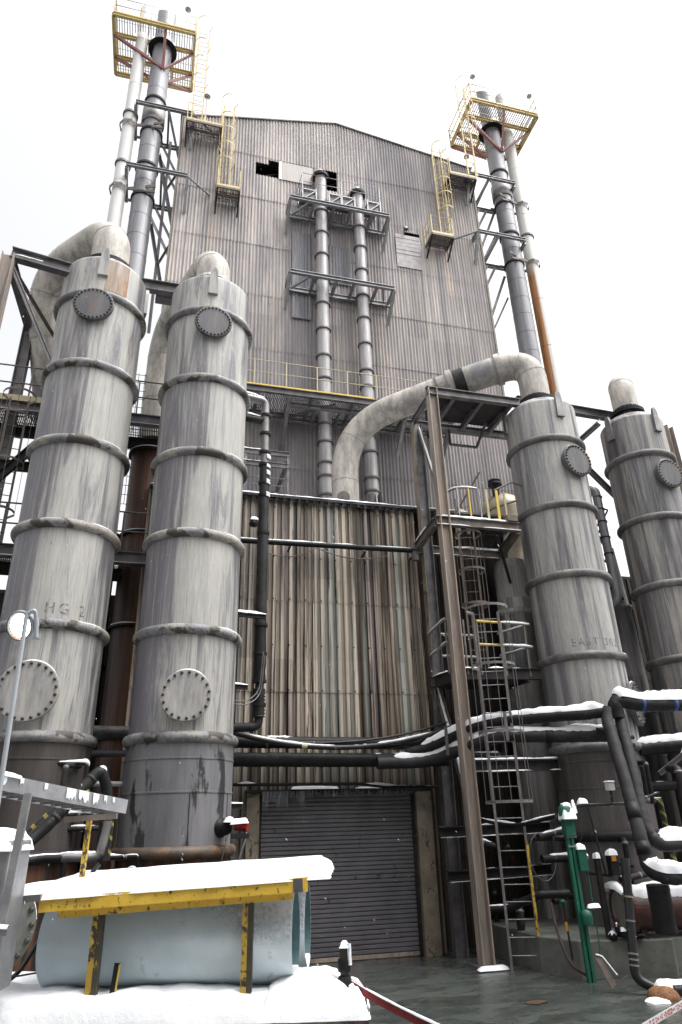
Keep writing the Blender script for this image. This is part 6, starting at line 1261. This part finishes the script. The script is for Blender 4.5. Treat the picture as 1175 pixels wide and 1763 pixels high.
b = MB(); b.tube(fillet([pT+E1v*.0+Vector((0, 0, -.02)), pT+E1v*.05+Vector((0, 0, .02)), pT+E1v*.06+E2v*.04+Vector((0, 0, -.09)), pT+E1v*.065+E2v*.05+Vector((0, 0, -.16))], .03, 5), .013, 10); b.build('yoke', 'lamp_grey', t)
b = MB(); b.box(pT+E1v*.06+E2v*.06+Vector((0, 0, -.15)), (.05, .02, .035)); b.build('ballast_clip', 'lamp_grey', t)
# cable tray
t = thing('cable_tray', 'snow splashed grey cable tray jutting from the left on a yellow post', 'cable tray', L(-2.9, 7.0, 2.9))
ta, tb_ = L(-3.0, 6.2, 3.02), L(-2.27, 7.55, 2.83); td = (tb_-ta).normalized(); tsd = Vector((td.y, -td.x, 0)).normalized()
b = MB(); b.bar(ta, tb_, 0.012, 0.13); b.build('side_rail', 'galvanized', t)
b = MB(); b.bar(ta-tsd*.42, tb_-tsd*.42, 0.012, 0.12); b.build('side_rail', 'galvanized', t)
for i in range(12):
    p = ta.lerp(tb_, (i+.5)/12)-Vector((0, 0, .05)); b = MB(); b.bar(p, p-tsd*.42, 0.035, 0.02); b.build('rung', 'grey_steel', t)
for i in range(4):
    b = MB(); b.tube(resample([ta-tsd*(.07+.09*i)-Vector((0, 0, .04)), tb_-tsd*(.07+.09*i)-Vector((0, 0, .04))], .2), .014, 6, wob=.006); b.build('cable', 'rubber', t)
b = MB()
for f, ln, hh in ((.02, .10, .11), (.16, .03, .06), (.33, .03, .05), (.52, .09, .09), (.62, .10, .09), (.72, .06, .10), (.80, .03, .07), (.87, .02, .05)):
    p = ta.lerp(tb_, f)+tsd*.010; u = td; vs = [p+Vector((0, 0, .055))]; n = 9; zz = []
    pts = [p+u*ln*(i/(n-1)-.5)*2*.6 + Vector((0, 0, .06)) for i in range(n)] + [p+u*ln*(.5-i/(n-1))*2*.6+Vector((0, 0, .05-hh*random.uniform(.35, 1))) for i in range(n)]
    b.add(pts+[q+tsd*.008 for q in pts], [tuple(range(2*n, 4*n))]+[(i, (i+1) % (2*n), 2*n+(i+1) % (2*n), 2*n+i) for i in range(2*n)])
snow_on_path(b, [ta+Vector((0, 0, .062)), ta.lerp(tb_, .15)+Vector((0, 0, .062))], .05, .06, 4, .6); b.build('tray_snow', 'snow', t)
b = MB(); b.bar(L(-2.75, 7.2, 2.72), L(-2.25, 7.2, 2.74), 0.05, 0.05); b.build('support_bar', 'brown_steel', t)
b = MB(); b.bar(L(-2.57, 7.25, 0.0), L(-2.53, 7.25, 2.72), 0.045, 0.04, E2v); b.build('yellow_post', 'leg_paint', t)
# grey post/box at the left edge
t = thing('grey_cabinet', 'grey steel cabinet edge with a thick snow cap at the far left', 'cabinet', L(-2.9, 6.2, 0))
b = MB(); lbox(b, -3.2, -2.74, 6.1, 6.5, 1.5, 2.56); b.build('housing', 'galvanized', t, bevel=.02)
b = MB(); snow_slab(b, L(-3.25, 6.06, 2.53), E1v*.52, E2v*.5, .13, 20, 16, .14, .05, 3, 2); b.build('snow_cap', 'snow', t)
t = thing('strut_post', 'flat grey strut with a snowy bracket slanting up the left edge', 'post', L(-2.7, 5.6, 0))
b = MB(); b.bar(L(-2.62, 5.75, 0.8), L(-2.60, 5.95, 2.90), 0.06, 0.03, E2v); b.build('strut', 'galvanized', t)
b = MB(); b.bar(L(-2.70, 5.75, 1.98), L(-2.50, 5.75, 1.96), 0.05, 0.05); b.build('bracket', 'galvanized', t)
b = MB(); snow_on_path(b, [L(-2.70, 5.74, 2.0), L(-2.50, 5.74, 1.99)], .04, .04, 4, .8); b.build('bracket_snow', 'snow', t)
# flange disc behind the rack at left
t = thing('flanged_pipe_end', 'big weathered bolted flange beside the blue pipe at the left edge', 'flange', L(-3.75, 8.2, 1))
fd = (Vector((0.45, -0.9, 0))).normalized(); fc = L(-3.78, 8.2, 1.72)
b = MB(); b.lathe(fc, [(.34, -1.0), (.34, -.03), (.47, -.03), (.47, .03), (.465, .035), (.001, .036)], 40, False, axis=fd); b.build('flange', 'concrete', t)
s_ = Vector((-fd.y, fd.x, 0))
for i in range(18):
    th = 2*pi*i/18; bo = bpy.data.objects.new('bolt', bolt_mesh(.028)); col.objects.link(bo); bo.parent = t
    bo.location = fc+fd*.035+s_*cos(th)*.42+Vector((0, 0, sin(th)*.42))-ORG[t.name]; bo.rotation_euler = fd.to_track_quat('Z', 'Y').to_euler()
b = MB(); b.tube([fc+s_*cos(radians(a))*.47+Vector((0, 0, sin(radians(a))*.47)) for a in range(5, 90, 8)], .014, 6); b.build('rim_snow', 'snow', t)
# pipework at the foot of the left towers
lag_pipe('slanted_pipe', 'dark wrapped pipe slanting up with a snow tipped elbow between tower bases', [(-1.95, 11.6, 2.15), (-1.35, 11.9, 2.75), (-0.75, 12.2, 3.52), (-0.62, 12.3, 3.2), (-0.60, 12.3, 2.2)], .085, .12, 'insulation', (.56, .66, 1.0, .06, .8), 3, [(.3, .05, 'dark_steel'), (.5, .05, 'dark_steel')])
lag_pipe('low_elbow_pipe', 'frosted elbow pipe at the base between the pale towers', [(-1.25, 12.0, 2.28), (-0.7, 12.1, 2.26), (-0.62, 12.1, 2.3), (-0.55, 12.15, 2.75)], .065, .12, 'grey_steel', (0, .5, .7, .04, .1), 5)
lag_pipe('frosted_manifold', 'black pipe manifold frosted with snow left of the yellow post', [(-2.1, 11.2, 2.2), (-1.4, 11.5, 2.28), (-1.1, 11.5, 2.28)], .06, .1, 'soot_black', (0, 1, .8, .04, .3), 6)
t = thing('striped_pipe', 'black and yellow striped pipe rising behind the cable tray at left', 'pipe', (-3.2, 8, 2.6))
b = MB(); b.tube(fillet([L(-3.35, 7.6, 2.55), L(-3.0, 7.7, 2.9), L(-2.75, 7.8, 3.0)], .2, 5), .022, 12); b.build('pipe_shell', 'hazard_stripe', t)
t = thing('striped_pipe', 'vertical pipe with yellow chevrons between the tower bases', 'pipe', (-0.45, 12.4, 2.3))
b = MB(); b.tube([(-0.52, 12.4, 2.2), (-0.52, 12.4, 2.95)], .045, 12); b.build('pipe_shell', 'hazard_stripe', t)
t = thing('black_hose', 'black hose curving down behind the left end of the blue pipe', 'hose', L(-3, 7.5, 1.4))
b = MB(); b.tube(fillet(Lp((-3.25, 7.1, 1.36), (-3.05, 7.3, 1.42), (-2.9, 7.7, 1.9), (-2.6, 7.9, 2.3)), .3, 6), .022, 8); b.build('hose', 'rubber', t)
b = MB(); b.tube(fillet(Lp((-3.6, 7.1, 1.46), (-3.2, 7.2, 1.43), (-2.8, 7.3, 1.47), (-2.6, 7.4, 1.5)), .3, 6), .008, 6); b.build('thin_cable', 'rubber', t)

# ================================================================== SNOWFLAKES IN THE AIR
b = MB(); random.seed(11)
for i in range(900):
    v = random.uniform(2.5, 17); u = random.uniform(-0.62, 0.62)*v; z = random.uniform(0.2, 2.6+v*1.3); r = random.uniform(.0012, .0024); p = L(u, v, z); tl = Vector((random.uniform(.2, .8), random.uniform(-.2, .2), -1)).normalized()*r*random.uniform(1.5, 5)
    b.add([p+tl, p+E1v*r, p+E2v*r, p-E1v*r, p-E2v*r, p-tl], [(0, 1, 2), (0, 2, 3), (0, 3, 4), (0, 4, 1), (5, 2, 1), (5, 3, 2), (5, 4, 3), (5, 1, 4)])
tag(b.build('falling_snow', 'snow'), 'light snow falling across the whole yard', 'falling snow', kind='stuff')
